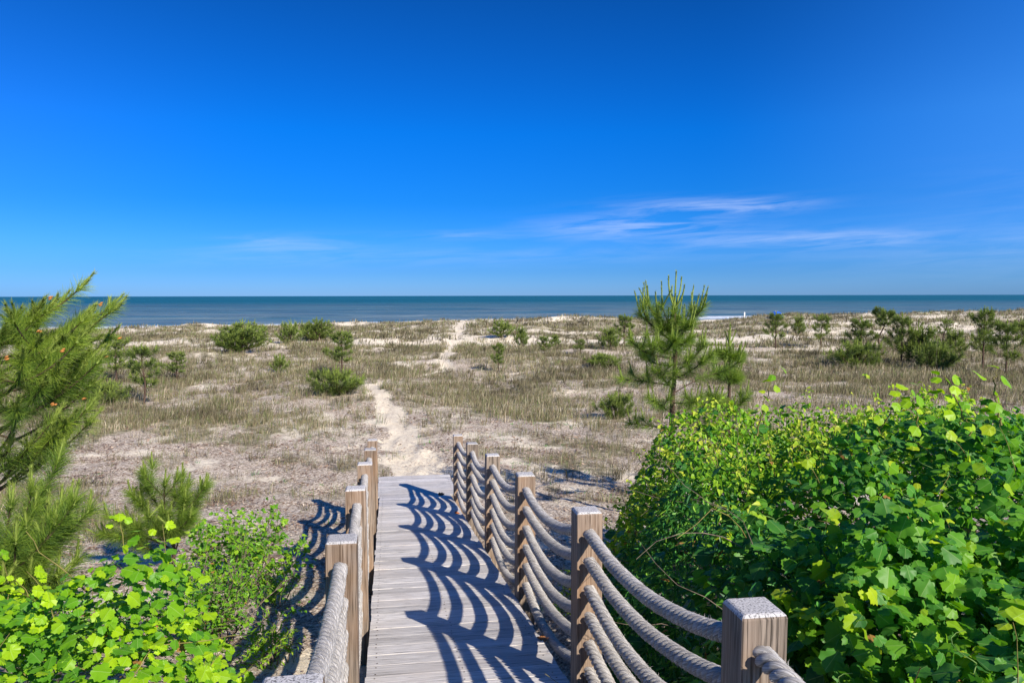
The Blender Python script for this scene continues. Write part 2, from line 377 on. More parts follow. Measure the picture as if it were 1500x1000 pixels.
def build_ground():
    nx, ny = 620, 760
    v = np.linspace(0, 1, ny)
    ys = -7 + 34 * v + 1050 * np.clip(v - .42, 0, 1) ** 3 * 4.2
    ys = np.concatenate([[-400, -60, -20], ys])
    u = np.linspace(-1, 1, nx); uu = .72 * u + .28 * u ** 3
    Y = np.repeat(ys[:, None], nx, 1)
    half = np.where(ys < 0, 11 + .0 * ys, 11 + .95 * ys); half[0] = 700; half[1] = 90; half[2] = 30
    X = uu[None] * half[:, None]
    Z = ground(X, Y)
    near = (1 - sstep(20, 34, Y)) * sstep(-4, 0, Y)
    Z = Z + near * (.022 * (fbm(X * 7, Y * 7, 51, 3) - .5) * 2) + .05 * sstep(18, 40, Y) * (fbm(X * 2.2, Y * 2.2, 53, 2) - .5)
    # footprints on the path
    pf = path_field(X, Y)
    Z = Z + pf * .07 * (fbm(X * 4.5, Y * 3.6, 55, 2) - .5) * 2
    n = len(ys)
    i = np.arange(n - 1)[:, None] * nx + np.arange(nx - 1)[None]
    Q = np.stack([i, i + 1, i + nx + 1, i + nx], -1).reshape(-1, 4)
    att = np.stack([veg(X, Y), litter_amount(X, Y), pf], -1).reshape(-1, 3)
    M = Mat('dune_sand', .95, .1); a, xyz = M.att()
    co = M.coord()
    stretched = M.coord((1, 1.0, 1))
    n1 = M.noise(stretched, 9.0, 8, .72, .25); n2 = M.noise(co, 34.0, 5, .7); n3 = M.noise(co, 1.3, 5, .6)
    sand = M.ramp(n2, [(.25, (.62, .50, .35)), (.5, (.80, .69, .52)), (.75, (.90, .82, .68))])
    lit = M.ramp(M.noise(M.coord((1, .8, 1)), 24, 7, .8, .3), [(.36, (.07, .048, .034)), (.45, (.27, .20, .145)), (.52, (.54, .43, .33)), (.59, (.88, .78, .64))])
    thr = M.math('SUBTRACT', 1.0, M.math('MULTIPLY', xyz[1], .98))
    f = M.math('SUBTRACT', M.math('ADD', M.math('MULTIPLY', n1, .75), M.math('MULTIPLY', n2, .35)), M.math('MULTIPLY', thr, .82))
    f = M.ramp(M.math('ADD', f, .38), [(.44, 0.0), (.60, 1.0)])
    c = M.mix(M.math('MULTIPLY', f, .92), sand, lit)
    gcol = M.ramp(M.noise(co, 5, 6, .75), [(.34, (.09, .08, .04)), (.48, (.22, .195, .115)), (.6, (.50, .42, .30))])
    vf = M.math('MULTIPLY', M.ramp(M.math('ADD', xyz[0], M.math('MULTIPLY', M.math('SUBTRACT', n1, .5), .9)), [(.25, 0), (.62, 1)]), .85)
    c = M.mix(vf, c, gcol)
    pebb = M.ramp(M.noise(co, 13, 6, .7, .5), [(.50, 0.0), (.60, 1.0)])
    c = M.mix(M.math('MULTIPLY', M.math('MULTIPLY', pebb, xyz[2]), .62), c, (.50, .38, .28, 1))
    M.bump(M.math('ADD', M.math('ADD', M.math('MULTIPLY', n1, 1.0), M.math('MULTIPLY', n2, .35)), n3), .9, .05)
    M.set(Base_Color=c)
    me = mesh_from('sand_ground', np.stack([X, Y, Z], -1).reshape(-1, 3), [Q], M.m, {'att': att}, True)
    tag(obj('ground', me), 'pale dune sand with brown litter, worn path and low hummocks', 'ground', kind='structure')
build_ground()

def build_sea():
    ys = np.concatenate([np.linspace(100, 420, 420), 420 + (np.linspace(0, 1, 260)[1:] ** 3.2) * 60000])
    nx = 240
    u = np.linspace(-1, 1, nx)
    Y = np.repeat(ys[:, None], nx, 1); X = u[None] * (60 + Y * 1.15)
    shore = shore_y(X) - 4 + 5 * (fbm(X * .02, Y * 0, 61, 3) - .5)
    off = Y - shore
    swell = np.sin(off * .22 + 3 * fbm(X * .012, Y * .012, 63, 3) * 2)
    Z = .10 * swell * sstep(0, 30, off) * (1 - sstep(200, 400, off)) + .0
    brk = np.exp(-((off - 78 - 14 * (fbm(X * .03, Y * 0 + 3, 65, 2) - .5)) / 2.6) ** 2) * .32
    Z = Z + brk + .12
    foam = np.exp(-((off - 22 - 9 * (fbm(X * .05, Y * 0 + 9, 67, 3) - .5)) / 7.0) ** 2) * .95
    foam = foam + .8 * np.exp(-((off - 34 - 12 * (fbm(X * .04, Y * 0 + 5, 69, 3) - .5)) / 2.5) ** 2) * sstep(.5, .62, fbm(X * .035, Y * 0 + 7, 71, 2))
    foam = foam + .9 * np.exp(-((off - 80 - 14 * (fbm(X * .03, Y * 0 + 3, 65, 2) - .5)) / 1.6) ** 2) * sstep(.60, .70, fbm(X * .09, Y * 0 + 7, 73, 2))
    i = np.arange(len(ys) - 1)[:, None] * nx + np.arange(nx - 1)[None]
    Q = np.stack([i, i + 1, i + nx + 1, i + nx], -1).reshape(-1, 4)
    M = Mat('sea_water', .45, .22); a, xyz = M.att()
    co = M.coord((.05, .22, 1)); w1 = M.noise(co, 1.0, 6, .65, .4); w2 = M.ramp(M.noise(M.coord((.010, .055, 1)), 1.0, 6, .7, .3), [(.36, 0.0), (.64, 1.0)])
    w3 = M.ramp(M.noise(M.coord((.0022, .018, 1)), 1.0, 7, .75, .3), [(.36, 0.0), (.62, 1.0)])
    deep = M.mix(w3, (.004, .055, .080, 1), (.016, .125, .155, 1))
    shal = M.mix(w2, (.035, .115, .165, 1), (.16, .205, .215, 1))
    c = M.mix(M.ramp(xyz[1], [(0, 1.0), (.35, .6), (.9, 0.0)]), deep, shal)
    c = M.mix(M.ramp(w1, [(.42, 0), (.66, .55)]), c, M.mix(1.0, c, (1.9, 1.7, 1.5, 1), 'MULTIPLY'))
    c = M.mix(M.ramp(w1, [(.30, .5), (.45, 0)]), c, M.mix(1.0, c, (.5, .55, .65, 1), 'MULTIPLY'))
    ff = M.math('MULTIPLY', xyz[0], M.ramp(M.noise(M.coord((.5, .9, 1)), 1.0, 5, .7), [(.38, .0), (.52, 1.3)]))
    cap = M.math('MULTIPLY', M.ramp(M.noise(M.coord((.10, .35, 1)), 1.0, 4, .7), [(.70, 0), (.73, .75)]), M.ramp(xyz[1], [(0, 0.0), (.1, 1.0), (.7, .0)]))
    c = M.mix(M.math('MAXIMUM', ff, cap, clamp=True), c, (.82, .86, .88, 1))
    M.bump(M.math('ADD', w1, M.noise(M.coord((.4, .9, 1)), 1.0, 4, .6)), .55, 1.2)
    M.set(Base_Color=c)
    me = mesh_from('sea', np.stack([X, Y, Z], -1).reshape(-1, 3), [Q], M.m, {'att': np.stack([foam, np.clip(off / 700, 0, 1), 0 * off], -1).reshape(-1, 3)}, True)
    tag(obj('sea', me), 'teal blue ocean with small waves and a line of white surf', 'sea', kind='structure')
build_sea()

# ------------------------------------------------------------------ boardwalk
rng = np.random.default_rng(7)
def box_quads(): return np.array([[0, 3, 2, 1], [4, 5, 6, 7], [0, 1, 5, 4], [1, 2, 6, 5], [2, 3, 7, 6], [3, 0, 4, 7]])
def build_deck():
    root = thing('boardwalk', 'sloping grey weathered plank boardwalk ramp going down to the sand path', 'boardwalk', tuple(wk(6.0, .42)))
    inv = np.array(root.location)
    B = Bag(); SB = Bag(); t = -2.4; i = 0
    while t < T_END:
        wd = .188
        l0, l1 = (-.135, .984) if t < T_FLAT else (-.16, 1.10)
        l0 += rng.uniform(-.006, .006); l1 += rng.uniform(-.006, .006)
        g = .0020 + abs(rng.normal(0, .0014)); h0, h1 = rng.normal(0, .0012, 2); r = rng.random(); cup = rng.uniform(-.0005, .0005); sk = rng.normal(0, .0012)
        ns = 13; ls = np.linspace(l0, l1, ns); wob = np.abs(np.cumsum(rng.normal(0, .0004, ns))) 
        V = []; A = []
        for k, l in enumerate(ls):
            a_, b_ = t + g + wob[k], t + wd - g * .3
            hh = h0 + (h1 - h0) * k / (ns - 1)
            c = .0012
            ring = [(a_, -.034), (a_, -c), (a_ + c, cup), ((a_ + b_) / 2, 0), (b_ - c, cup), (b_, -c), (b_, -.034)]
            for (tt, z) in ring:
                V.append(wk(tt, l, z + hh)); A.append((r, l + 3 * i, tt))
        m = 7; Q = []
        for k in range(ns - 1):
            for j in range(m):
                j2 = (j + 1) % m
                Q.append((k * m + j, k * m + j2, (k + 1) * m + j2, (k + 1) * m + j))
        T = [];
        for base, s in ((0, 1), ((ns - 1) * m, -1)):
            for j in range(1, m - 1): T.append((base, base + j, base + j + 1) if s < 0 else (base, base + j + 1, base + j))
        B.add(np.array(V) - inv, T, np.array(Q)[:, ::-1], np.array(A))
        for lx in (l0 + .05, l1 - .055, .42):
            for dt in (.035, .15):
                c0 = wk(t + dt + rng.normal(0, .004), lx + rng.normal(0, .004), cup * .4 + .0022 + (h0 + h1) / 2) - inv
                an = np.arange(8) * math.pi / 4
                ring = c0 + np.stack([np.cos(an) * .0052, np.sin(an) * .0052, 0 * an], -1)
                SB.add(np.vstack([[c0 + (0, 0, .0008)], ring]), [(0, j + 1, (j + 1) % 8 + 1) for j in range(8)])
        t += wd; i += 1
    obj('deck', B.mesh('deck_planks', m_deck), root)
    so = obj('screws', SB.mesh('deck_screws', m_steel), root); so['kind'] = 'stuff'
    for l in (-.11, .42, .955):
        b = Bag(); q = []; 
        V = [];
        for tt in np.linspace(-2.4, T_END - .06, 30):
            for (dl, dz) in ((-.02, -.21), (.02, -.21), (.02, -.037), (-.02, -.037)): V.append(wk(tt, l + dl, dz) - inv)
        for k in range(29):
            for j in range(4): q.append((k * 4 + j, k * 4 + (j + 1) % 4, k * 4 + 4 + (j + 1) % 4, k * 4 + 4 + j))
        q += [(0, 3, 2, 1), (116, 117, 118, 119)]
        V = np.array(V); b.add(V, None, np.array(q), np.stack([V[:, 0] * 0 + .4, V[:, 1], V[:, 2]], -1))
        obj('stringer', b.mesh('stringer', m_deck), root)
build_deck()

HOLES = [HP - .115 - .15 * j for j in range(6)]
def make_post_mesh():
    w = .07; zb = -.62; z1 = HP - .012; z2 = HP; w2 = .060
    V = []
    for (z, ww) in ((zb, w), (z1, w), (z2, w2)):
        V += [(-ww, -ww, z), (ww, -ww, z), (ww, ww, z), (-ww, ww, z)]
    Q = [(3, 2, 1, 0), (8, 9, 10, 11)] + [(k * 4 + j, k * 4 + (j + 1) % 4, k * 4 + 4 + (j + 1) % 4, k * 4 + 4 + j) for k in (0, 1) for j in range(4)]
    me = mesh_from('post', V, [np.array(Q)], None, mats=[m_post, m_posttop], midx=[0, 1, 0, 0, 0, 0, 1, 1, 1, 1])
    C = Bag()
    for h in HOLES:
        n = 20; an = np.arange(n) * 2 * math.pi / n
        for y in (-.1, .1): pass
        ring = np.stack([np.cos(an) * .039, 0 * an, np.sin(an) * .041 + h], -1)
        Vc = np.vstack([ring + (0, -.1, 0), ring + (0, .1, 0), [[0, -.1, h]], [[0, .1, h]]])
        q = [(j, (j + 1) % n, n + (j + 1) % n, n + j) for j in range(n)]
        T = [(2 * n, (j + 1) % n, j) for j in range(n)] + [(2 * n + 1, n + j, n + (j + 1) % n) for j in range(n)]
        C.add(Vc, T, q)
    cme = C.mesh('cutter', m_post)
    po = obj('tmp_post', me); co = obj('tmp_cut', cme)
    bo = po.modifiers.new('b', 'BOOLEAN'); bo.object = co; bo.operation = 'DIFFERENCE'; bo.solver = 'EXACT'
    bv = po.modifiers.new('v', 'BEVEL'); bv.width = .0035; bv.segments = 1; bv.limit_method = 'ANGLE'; bv.angle_limit = math.radians(30)
    dg = bpy.context.evaluated_depsgraph_get()
    out = bpy.data.meshes.new_from_object(po.evaluated_get(dg)); out.name = 'post'; out.polygons.foreach_set('use_smooth', np.zeros(len(out.polygons), dtype=bool))
    for o in (po, co): bpy.data.objects.remove(o)
    return out
post_me = make_post_mesh()
ORD = ['nearest', 'second nearest', 'third', 'fourth', 'fifth', 'last and farthest']
def place_post(t, l, name_side, idx, label):
    p = wk(t, l)
    o = obj('railing_post', post_me, None, tuple(p)); o.rotation_euler = (rng.normal(0, .006), rng.normal(0, .006), YAW + rng.normal(0, .01))
    return tag(o, label, 'railing post', 'square wooden posts of the rope railing')
RT = [TR + SP * k for k in range(-2, 6)]; LT = [1.79] + [TL + SP * k for k in range(0, 5)]; LT = [1.79 - SP] + LT
rl = {0: None, 1: None, 2: 'biggest square post, at the bottom right, with a grapevine behind it', 3: 'second post of the right railing, beside the dark green bush',
      4: 'third post of the right railing, counted from the camera', 5: 'fourth post of the right railing, counted from the camera', 6: 'fifth post of the right railing, next to the last one', 7: 'last right post, where the ropes end'}
ll = {1: 'cut off post in the bottom left corner of the ramp, only its pale top showing', 2: 'large brown post on the left of the ramp, nearest whole one',
      3: 'second whole post of the left railing, behind the large brown one', 4: 'third whole post of the left railing', 5: 'fourth left post, half hidden behind the third', 6: 'farthest left post, its top just showing above the others'}
for k, t in enumerate(RT):
    if rl.get(k): place_post(t, XR, 'R', k, rl[k])
for k, t in enumerate(LT):
    if ll.get(k): place_post(t, XL, 'L', k, ll[k])

def rope_curve(ts, l, j, sag, side):
    """points along one rope line through all its posts"""
    P = []
    for a, b in zip(ts[:-1], ts[1:]):
        sg = sag * rng.uniform(.8, 1.22)
        s = np.linspace(0, 1, 34)[:-1]
        t = a + (b - a) * s
        s2 = np.clip((t - a - .06) / (b - a - .12), 0, 1)
        p = wk(t, l, HOLES[j]); lin = p.copy()
        # follow the chord between the two holes
        za, zb = CZ + float(deck_rel(a)) + HOLES[j], CZ + float(deck_rel(b)) + HOLES[j]
        p[:, 2] = za + (zb - za) * s - 4 * sg * s2 * (1 - s2) - .006
        lat = .010 * np.sin(s2 * math.pi) * rng.uniform(-1, 1)
        p[:, 0] += lat * ca; p[:, 1] += lat * sa
        P.append(p)
    e = ts[-1] + .05; q = wk(np.array([e]), l, HOLES[j]); q[0, 2] = CZ + float(deck_rel(ts[-1])) + HOLES[j] - .008; P.append(q)
    return np.concatenate(P)
def resample(P, step):
    d = np.r_[0, np.cumsum(np.linalg.norm(np.diff(P, axis=0), axis=1))]
    s = np.arange(0, d[-1], step)
    return np.stack([np.interp(s, d, P[:, k]) for k in range(3)], -1), s
def smooth(P, n):
    Q = P.copy()
    for _ in range(n): Q[1:-1] = (Q[:-2] + 2 * Q[1:-1] + Q[2:]) / 4
    return Q
def tube(P, R, n, cap=True):
    """P (m,3), R (m,) -> V, T, Q"""
    T = norm(np.gradient(P, axis=0)); up = np.array([0, 0, 1.0]) if abs(T[0, 2]) < .9 else np.array([1.0, 0, 0])
    X = norm(np.cross(T, up)); Yv = np.cross(X, T)
    an = np.arange(n) * 2 * math.pi / n
    V = P[:, None] + R[:, None, None] * (np.cos(an)[None, :, None] * X[:, None] + np.sin(an)[None, :, None] * Yv[:, None])
    m = len(P); i = (np.arange(m - 1) * n)[:, None]; j = np.arange(n)[None]; j2 = (j + 1) % n
    Q = np.stack([i + j, i + j2, i + n + j2, i + n + j], -1).reshape(-1, 4)
    Tt = []
    if cap: Tt = [(0, k, k + 1) for k in range(1, n - 1)] + [((m - 1) * n, (m - 1) * n + k + 1, (m - 1) * n + k) for k in range(1, n - 1)]
    return V.reshape(-1, 3), Tt, Q
def build_rope(ts, l, j, sag, label, side, sgn):
    P = smooth(rope_curve(ts, l, j, sag, side), 2); P, s = resample(P, .0085)
    T = norm(np.gradient(P, axis=0)); X = norm(np.cross(T, np.array([0, 0, 1.0]))); Yv = np.cross(X, T)
    pitch = .13; ph0 = rng.uniform(0, 6.28); B = Bag(); o0 = P[len(P) // 2].copy()
    for k in range(3):
        ph = ph0 + s / pitch * 2 * math.pi * sgn + k * 2 * math.pi / 3
        C = P + .0202 * (np.cos(ph)[:, None] * X + np.sin(ph)[:, None] * Yv)
        n = 9; an = np.arange(n) * 2 * math.pi / n
        V, Tt, Q = tube(C - o0, .0138 + .0009 * np.sin(s * 37 + k), n)
        A = np.stack([np.repeat(s * 0 + rng.random(), n), np.repeat(s, n) * .35, np.tile(an, len(s)) + np.repeat(s, n) * 14], -1)
        B.add(V, Tt, Q, A)
    # frayed fibres
    ns = int(len(P) * (1.1 if j < 3 else .5)); idx = rng.integers(5, len(P) - 5, ns); an = rng.uniform(0, 6.28, ns)
    rad = np.cos(an)[:, None] * X[idx] + np.sin(an)[:, None] * Yv[idx]
    b0 = P[idx] + rad * .033 - o0; L = rng.uniform(.006, .018, ns)[:, None]
    dirn = norm(rad * .7 + T[idx] * rng.normal(0, .9, ns)[:, None] + rng.normal(0, .3, (ns, 3)))
    wv = norm(np.cross(dirn, rng.normal(size=(ns, 3)))) * .0006
    V = np.stack([b0 - wv, b0 + wv, b0 + dirn * L], 1).reshape(-1, 3)
    B.add(V, np.arange(ns * 3).reshape(-1, 3), None, np.array([.9, 2., 3.]))
    me = B.mesh('twisted_rope', m_rope, True)
    o = obj('rope', me, None, tuple(o0)); tag(o, label, 'rope', 'thick twisted ropes of the railing')
lev = ['topmost', 'second from the top', 'third from the top', 'fourth from the top', 'fifth from the top', 'lowest, beside the deck boards']
for j in range(6):
    build_rope(RT, XR, j, .105 + .004 * j, 'thick grey twisted rope of the right railing, ' + lev[j], 'R', 1)
    build_rope(LT, XL, j, .105 + .004 * j, 'thick grey twisted rope of the left railing, ' + lev[j], 'L', 1)

# ------------------------------------------------------------------ leaves
def tpl_grape(seed, n=22, lobes=.10, serr=.045):
    r = np.random.default_rng(seed)
    th = np.linspace(-math.pi * .93, math.pi * .93, n)
    rad = .50 * (1 + lobes * np.cos(th * 5) * (np.cos(th / 2) ** .5) + .10 * np.cos(th)) - .06 * (np.abs(th) > 2.6)
    rad = rad + serr * np.where(np.arange(n) % 2 == 0, 1, -1) * (1 if serr else 0) + r.normal(0, .012, n)
    x = .46 + rad * np.cos(th); y = rad * np.sin(th) * 1.04
    V = np.vstack([[0.06, 0], np.stack([x, y], -1), [[.40, 0]]])
    z = -.20 * np.abs(V[:, 1]) - .28 * np.clip(V[:, 0] - .45, 0, 1) ** 1.5 + .05 * np.sin(V[:, 0] * 7 + r.uniform(0, 6)) * np.abs(V[:, 1]) * 2
    z[-1] = -.03
    V = np.column_stack([V, z + r.normal(0, .012, len(V))])
    c = n + 1; T = [(c, 0, 1)] + [(c, k, k + 1) for k in range(1, n)] + [(c, n, 0)]
    return V, np.array(T)
def tpl_heart(seed, pts=((.0, 0), (-.06, .17), (.06, .34), (.32, .36), (.62, .20), (1.0, 0)), fold=.3):
    r = np.random.default_rng(seed); U = [np.array(p) for p in pts[1:-1]]
    V = [(pts[0][0], 0)] + [tuple(p) for p in U] + [(pts[-1][0], 0)] + [(p[0], -p[1]) for p in U[::-1]]
    V = np.array(V, float); z = fold * np.abs(V[:, 1]) - .25 * V[:, 0] ** 2 + r.normal(0, .01, len(V))
    n = len(V); k = len(U) + 1
    V = np.column_stack([V, z]); T = []
    for i in range(1, k): T.append((0, i, i + 1)) if i + 1 <= k else None
    T = [(0, i + 1, i) for i in range(1, k)] + [(0, i + 1, i) for i in range(k, n - 1)]
    return V, np.array(T)
LANCE = ((.0, 0), (.25, .10), (.6, .11), (1.0, 0))
def place(tpls, P, Nv, Tv, size, tint, r):
    """instances of leaf templates: P points, Nv normals, Tv tip directions"""
    tint = np.where(r.random(len(P)) < .006, 1.0, np.minimum(tint, .93))
    B = Bag(); k = r.integers(0, len(tpls), len(P))
    Z = norm(Nv); X = norm(Tv - (Tv * Z).sum(-1, keepdims=True) * Z); Yv = np.cross(Z, X)
    for q, (V, T) in enumerate(tpls):
        m = k == q
        if not m.any(): continue
        p, x, y, z, s = P[m], X[m], Yv[m], Z[m], size[m]
        W_ = p[:, None] + s[:, None, None] * (V[None, :, 0:1] * x[:, None] + V[None, :, 1:2] * y[:, None] + V[None, :, 2:3] * z[:, None])
        A = np.concatenate([np.tile(V[None, :, :2], (m.sum(), 1, 1)), np.tile(tint[m][:, None, None], (1, len(V), 1))], -1)
        TT = T[None] + (np.arange(m.sum()) * len(V))[:, None, None]
        B.add(W_.reshape(-1, 3), TT.reshape(-1, 3), None, A.reshape(-1, 3))
    return B
GR = [tpl_grape(k) for k in range(5)]; GRm = [tpl_grape(20 + k, 13, .08, .04) for k in range(4)]
HT = [tpl_heart(k) for k in range(3)]; HT2 = [tpl_heart(k, ((0, 0), (.22, .24), (.62, .24), (1.0, 0)), .25) for k in range(2)]
LN = [tpl_heart(k, LANCE, .3) for k in range(3)]
SUNV = np.array(S)

def scatter_mound(r, n, Hf, box, depth, ground_cut=.03):
    """points just under the surface of a leaf mound given by its height map"""
    x = r.uniform(box[0], box[1], n * 2); y = r.uniform(box[2], box[3], n * 2)
    h, w = Hf(x, y); e = .04
    hx = (Hf(x + e, y)[0] - h) / e; hy = (Hf(x, y + e)[0] - h) / e
    keep = (w > .02) & (r.random(len(x)) < np.clip(np.sqrt(1 + hx ** 2 + hy ** 2) / 2.2, .35, 1))
    x, y, h, hx, hy = x[keep][:n], y[keep][:n], h[keep][:n], hx[keep][:n], hy[keep][:n]
    d = r.exponential(depth, len(x)) * np.sqrt(1 + hx ** 2 + hy ** 2) - .02
    g = ground(x, y)
    z = np.maximum(h - d, g + ground_cut + r.random(len(x)) * .1)
    nrm = norm(np.stack([-hx, -hy, 1 + 0 * hx], -1))
    return np.stack([x, y, z], -1), nrm, d
def mound_bag(r, n, Hf, box, depth, tpls, size, tint_f, tilt=.55, up=.6, sunw=.35, down=.6):
    P, nr, d = scatter_mound(r, n, Hf, box, depth)
    m = len(P); Nv = nr * .5 + np.array([0, 0, up]) + SUNV * sunw + r.normal(0, tilt, (m, 3))
    a = r.uniform(0, 6.283, m); Tv = np.stack([np.cos(a), np.sin(a), 0 * a], -1) * .7 + nr * .6 * np.array([1, 1, 0]) + np.array([0, 0, -down])
    s = r.uniform(size[0], size[1], m) * (.45 + .8 * r.random(m))
    return place(tpls, P, Nv, Tv, s, np.clip(tint_f(P, d, r), 0, 1), r), P, nr
def stem_tubes(r, n, Hf, box, rad=(.0025, .005), length=(.5, 1.1), low=.5, n_seg=7, rise=.35):
    B = Bag()
    P, nr, d = scatter_mound(r, n, Hf, box, .12)
    for p in P:
        a = r.uniform(0, 6.28); L = r.uniform(*length); q = [p + np.array([0, 0, -low * r.random()])]
        dirn = np.array([math.cos(a), math.sin(a), rise * r.uniform(-.6, 1.2)])
        for k in range(n_seg):
            dirn = norm(dirn + r.normal(0, .28, 3)); q.append(q[-1] + dirn * L / n_seg)
        q = np.array(q); R = np.linspace(1, .35, len(q)) * r.uniform(*rad)
        V, T, Q = tube(q, R, 5); B.add(V, T, Q)
    return B
def finish(root, B, name, mat, smooth=False):
    inv = np.array(root.location)
    for i in range(len(B.V)): B.V[i] = B.V[i] - inv
    return obj(name, B.mesh(name, mat, smooth), root)

# --- the thicket right of the railing
def H_right(x, y):
    t, l = to_walk(x, y)
    edge = 1.34 + np.clip(y - 5.2, 0, 9) * .28 + .22 * (fbm(x * 1.3, y * 1.3, 91, 2) - .5)
    w = sstep(0, 1, (l - edge) / (.5 + .10 * np.clip(y - 3.2, 0, 2.5))) * (1 - sstep(8.0, 9.0, y + .5 * (fbm(x, y * 0, 93, 2) - .5))) * sstep(-.5, .2, y)
    top = -1.22 - .10 * sstep(4, 6.5, y) + .70 * (fbm(x * .9, y * .9, 95, 3) - .5) + .60 * (fbm(x * 2.4, y * 2.4, 97, 2) - .5)
    top = top + .30 * np.exp(-((x - 3.25) / .9) ** 2 - ((y - 5.4) / 1.0) ** 2) + .10 * np.exp(-((x - 1.6) / .7) ** 2 - ((y - 7.6) / .8) ** 2)
    top = top - .10 * sstep(1.4, 0, (y - 1.0))
    g = terrain(x, y)
    return CZ + g + (top - g) * w ** .6, w
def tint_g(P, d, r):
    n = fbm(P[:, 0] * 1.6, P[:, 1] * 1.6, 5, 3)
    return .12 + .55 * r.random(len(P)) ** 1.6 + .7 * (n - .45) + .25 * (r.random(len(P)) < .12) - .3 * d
def mask_box(H, f):
    def g(x, y):
        h, w = H(x, y); return h, w * (f(x, y) > .5)
    return g
r = np.random.default_rng(11)
def zone_grape(x, y):       # the large leaved part: near and to the right
    return (y < 4.9 + .9 * (x - 1.7) + .8 * (fbm(x * 2, y * 2, 101, 2) - .5)) * 1.0
def zone_lance(x, y):       # dark strip along the railing
    t, l = to_walk(x, y)
    return (l < 2.05 + .25 * (fbm(x * 2, y * 2, 103, 2) - .5)) * (y > 3.3) * (y < 7.2) * 1.0
gv = thing('grapevine', 'sprawling grapevine mound with large toothed green leaves behind the bottom right post', 'vine', (2.4, 3.2, float(ground(2.4, 3.2))))
Hg = mask_box(H_right, zone_grape)
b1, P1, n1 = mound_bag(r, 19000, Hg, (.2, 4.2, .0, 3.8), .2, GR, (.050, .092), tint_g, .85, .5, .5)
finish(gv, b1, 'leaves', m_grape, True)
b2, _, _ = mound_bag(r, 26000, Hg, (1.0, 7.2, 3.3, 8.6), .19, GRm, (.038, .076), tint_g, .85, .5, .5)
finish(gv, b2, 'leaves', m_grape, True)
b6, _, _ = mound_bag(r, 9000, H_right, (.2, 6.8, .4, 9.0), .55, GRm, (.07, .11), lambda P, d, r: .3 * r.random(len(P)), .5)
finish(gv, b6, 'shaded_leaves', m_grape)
finish(gv, stem_tubes(r, 260, Hg, (.2, 6.5, .5, 8.3)), 'stems', m_stem, True)
# tendrils and berries
tb = Bag(); P, nr, d = scatter_mound(r, 60, Hg, (.6, 4.2, 1.6, 6.5), .01)
for p in P:
    s = np.linspace(0, 1, 12); k = r.uniform(.03, .06); a = r.uniform(0, 6.28)
    q = p + np.stack([np.cos(a) * s * .10 + k * np.sin(s * 7) * s, np.sin(a) * s * .10 + k * np.cos(s * 7) * s, .02 + s * .09], -1)
    V, T, Q = tube(q, .0012 + .0012 * (1 - s), 4); tb.add(V, T, Q)
to = finish(gv, tb, 'tendrils', m_lime, True); to['kind'] = 'stuff'
bush = thing('leafy_bush', 'dense bush of small yellow green leaves in front of the tallest pine', 'bush', (2.2, 6.6, float(ground(2.2, 6.6))))
Hb = mask_box(H_right, lambda x, y: (1 - zone_grape(x, y)) * (1 - zone_lance(x, y)))
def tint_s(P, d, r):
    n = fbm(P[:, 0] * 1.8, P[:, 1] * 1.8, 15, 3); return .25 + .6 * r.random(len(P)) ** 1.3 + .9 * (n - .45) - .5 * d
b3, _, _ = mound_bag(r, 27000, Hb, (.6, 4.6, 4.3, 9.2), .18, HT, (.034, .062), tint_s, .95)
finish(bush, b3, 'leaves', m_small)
def sprigs(root, r, n, Hf, box, hgt, nl, size, tpls, mat, tint):
    P, nr, d = scatter_mound(r, n, Hf, box, .01); SBg = Bag(); LP = []; LN_ = []; LT = []
    for p, nv in zip(P, nr):
        L = r.uniform(*hgt) * r.uniform(.5, 1.2); dirn = norm(nv * .5 + np.array([0, 0, .8]) + r.normal(0, .35, 3)); q = [p - dirn * .08]
        for k in range(6): dirn = norm(dirn + r.normal(0, .14, 3)); q.append(q[-1] + dirn * (L + .08) / 6)
        q = np.array(q); V, T, Q = tube(q, np.linspace(.0028, .0012, 7), 4, False); SBg.add(V, T, Q)
        for k in range(nl):
            i = r.integers(2, 7); a = r.uniform(0, 6.28); o = np.array([math.cos(a), math.sin(a), .1])
            LP.append(q[i] + o * size * .35 + r.normal(0, .01, 3)); LT.append(o + (0, 0, -.4)); LN_.append(o * .4 + np.array([0, 0, .6]) + SUNV * .5 + r.normal(0, .4, 3))
    m = len(LP); lf = place(tpls, np.array(LP), np.array(LN_), np.array(LT), size * r.uniform(.5, 1.15, m), np.clip(r.uniform(*tint, m), 0, 1), r)
    so_ = finish(root, SBg, 'sprig_stems', m_stem, True); so_['kind'] = 'stuff'; finish(root, lf, 'sprig_leaves', mat)
sprigs(gv, r, 230, Hg, (.5, 6.5, .8, 8.3), (.08, .28), 7, .07, GRm, m_grape, (.45, 1.1))
sprigs(bush, r, 300, Hb, (.8, 4.6, 4.5, 9.0), (.08, .26), 9, .045, HT, m_small, (.45, 1.1))
finish(bush, stem_tubes(r, 260, Hb, (.8, 4.6, 4.6, 9.0), (.0015, .0035), (.4, .9)), 'twigs', m_twig, True)
dark = thing('evergreen_bush', 'dark green bush with narrow pointed leaves right beside the second and third right posts', 'bush', (.9, 5.2, float(ground(.9, 5.2))))
Hd = mask_box(H_right, zone_lance)
b4, _, _ = mound_bag(r, 15000, Hd, (.2, 1.9, 3.0, 7.4), .2, LN, (.05, .085), lambda P, d, r: r.random(len(P)) ** 1.8 * .9, .7)
finish(dark, b4, 'leaves', m_lance)
finish(dark, stem_tubes(r, 110, Hd, (.2, 1.9, 3.0, 7.4), (.002, .004)), 'twigs', m_twig, True)

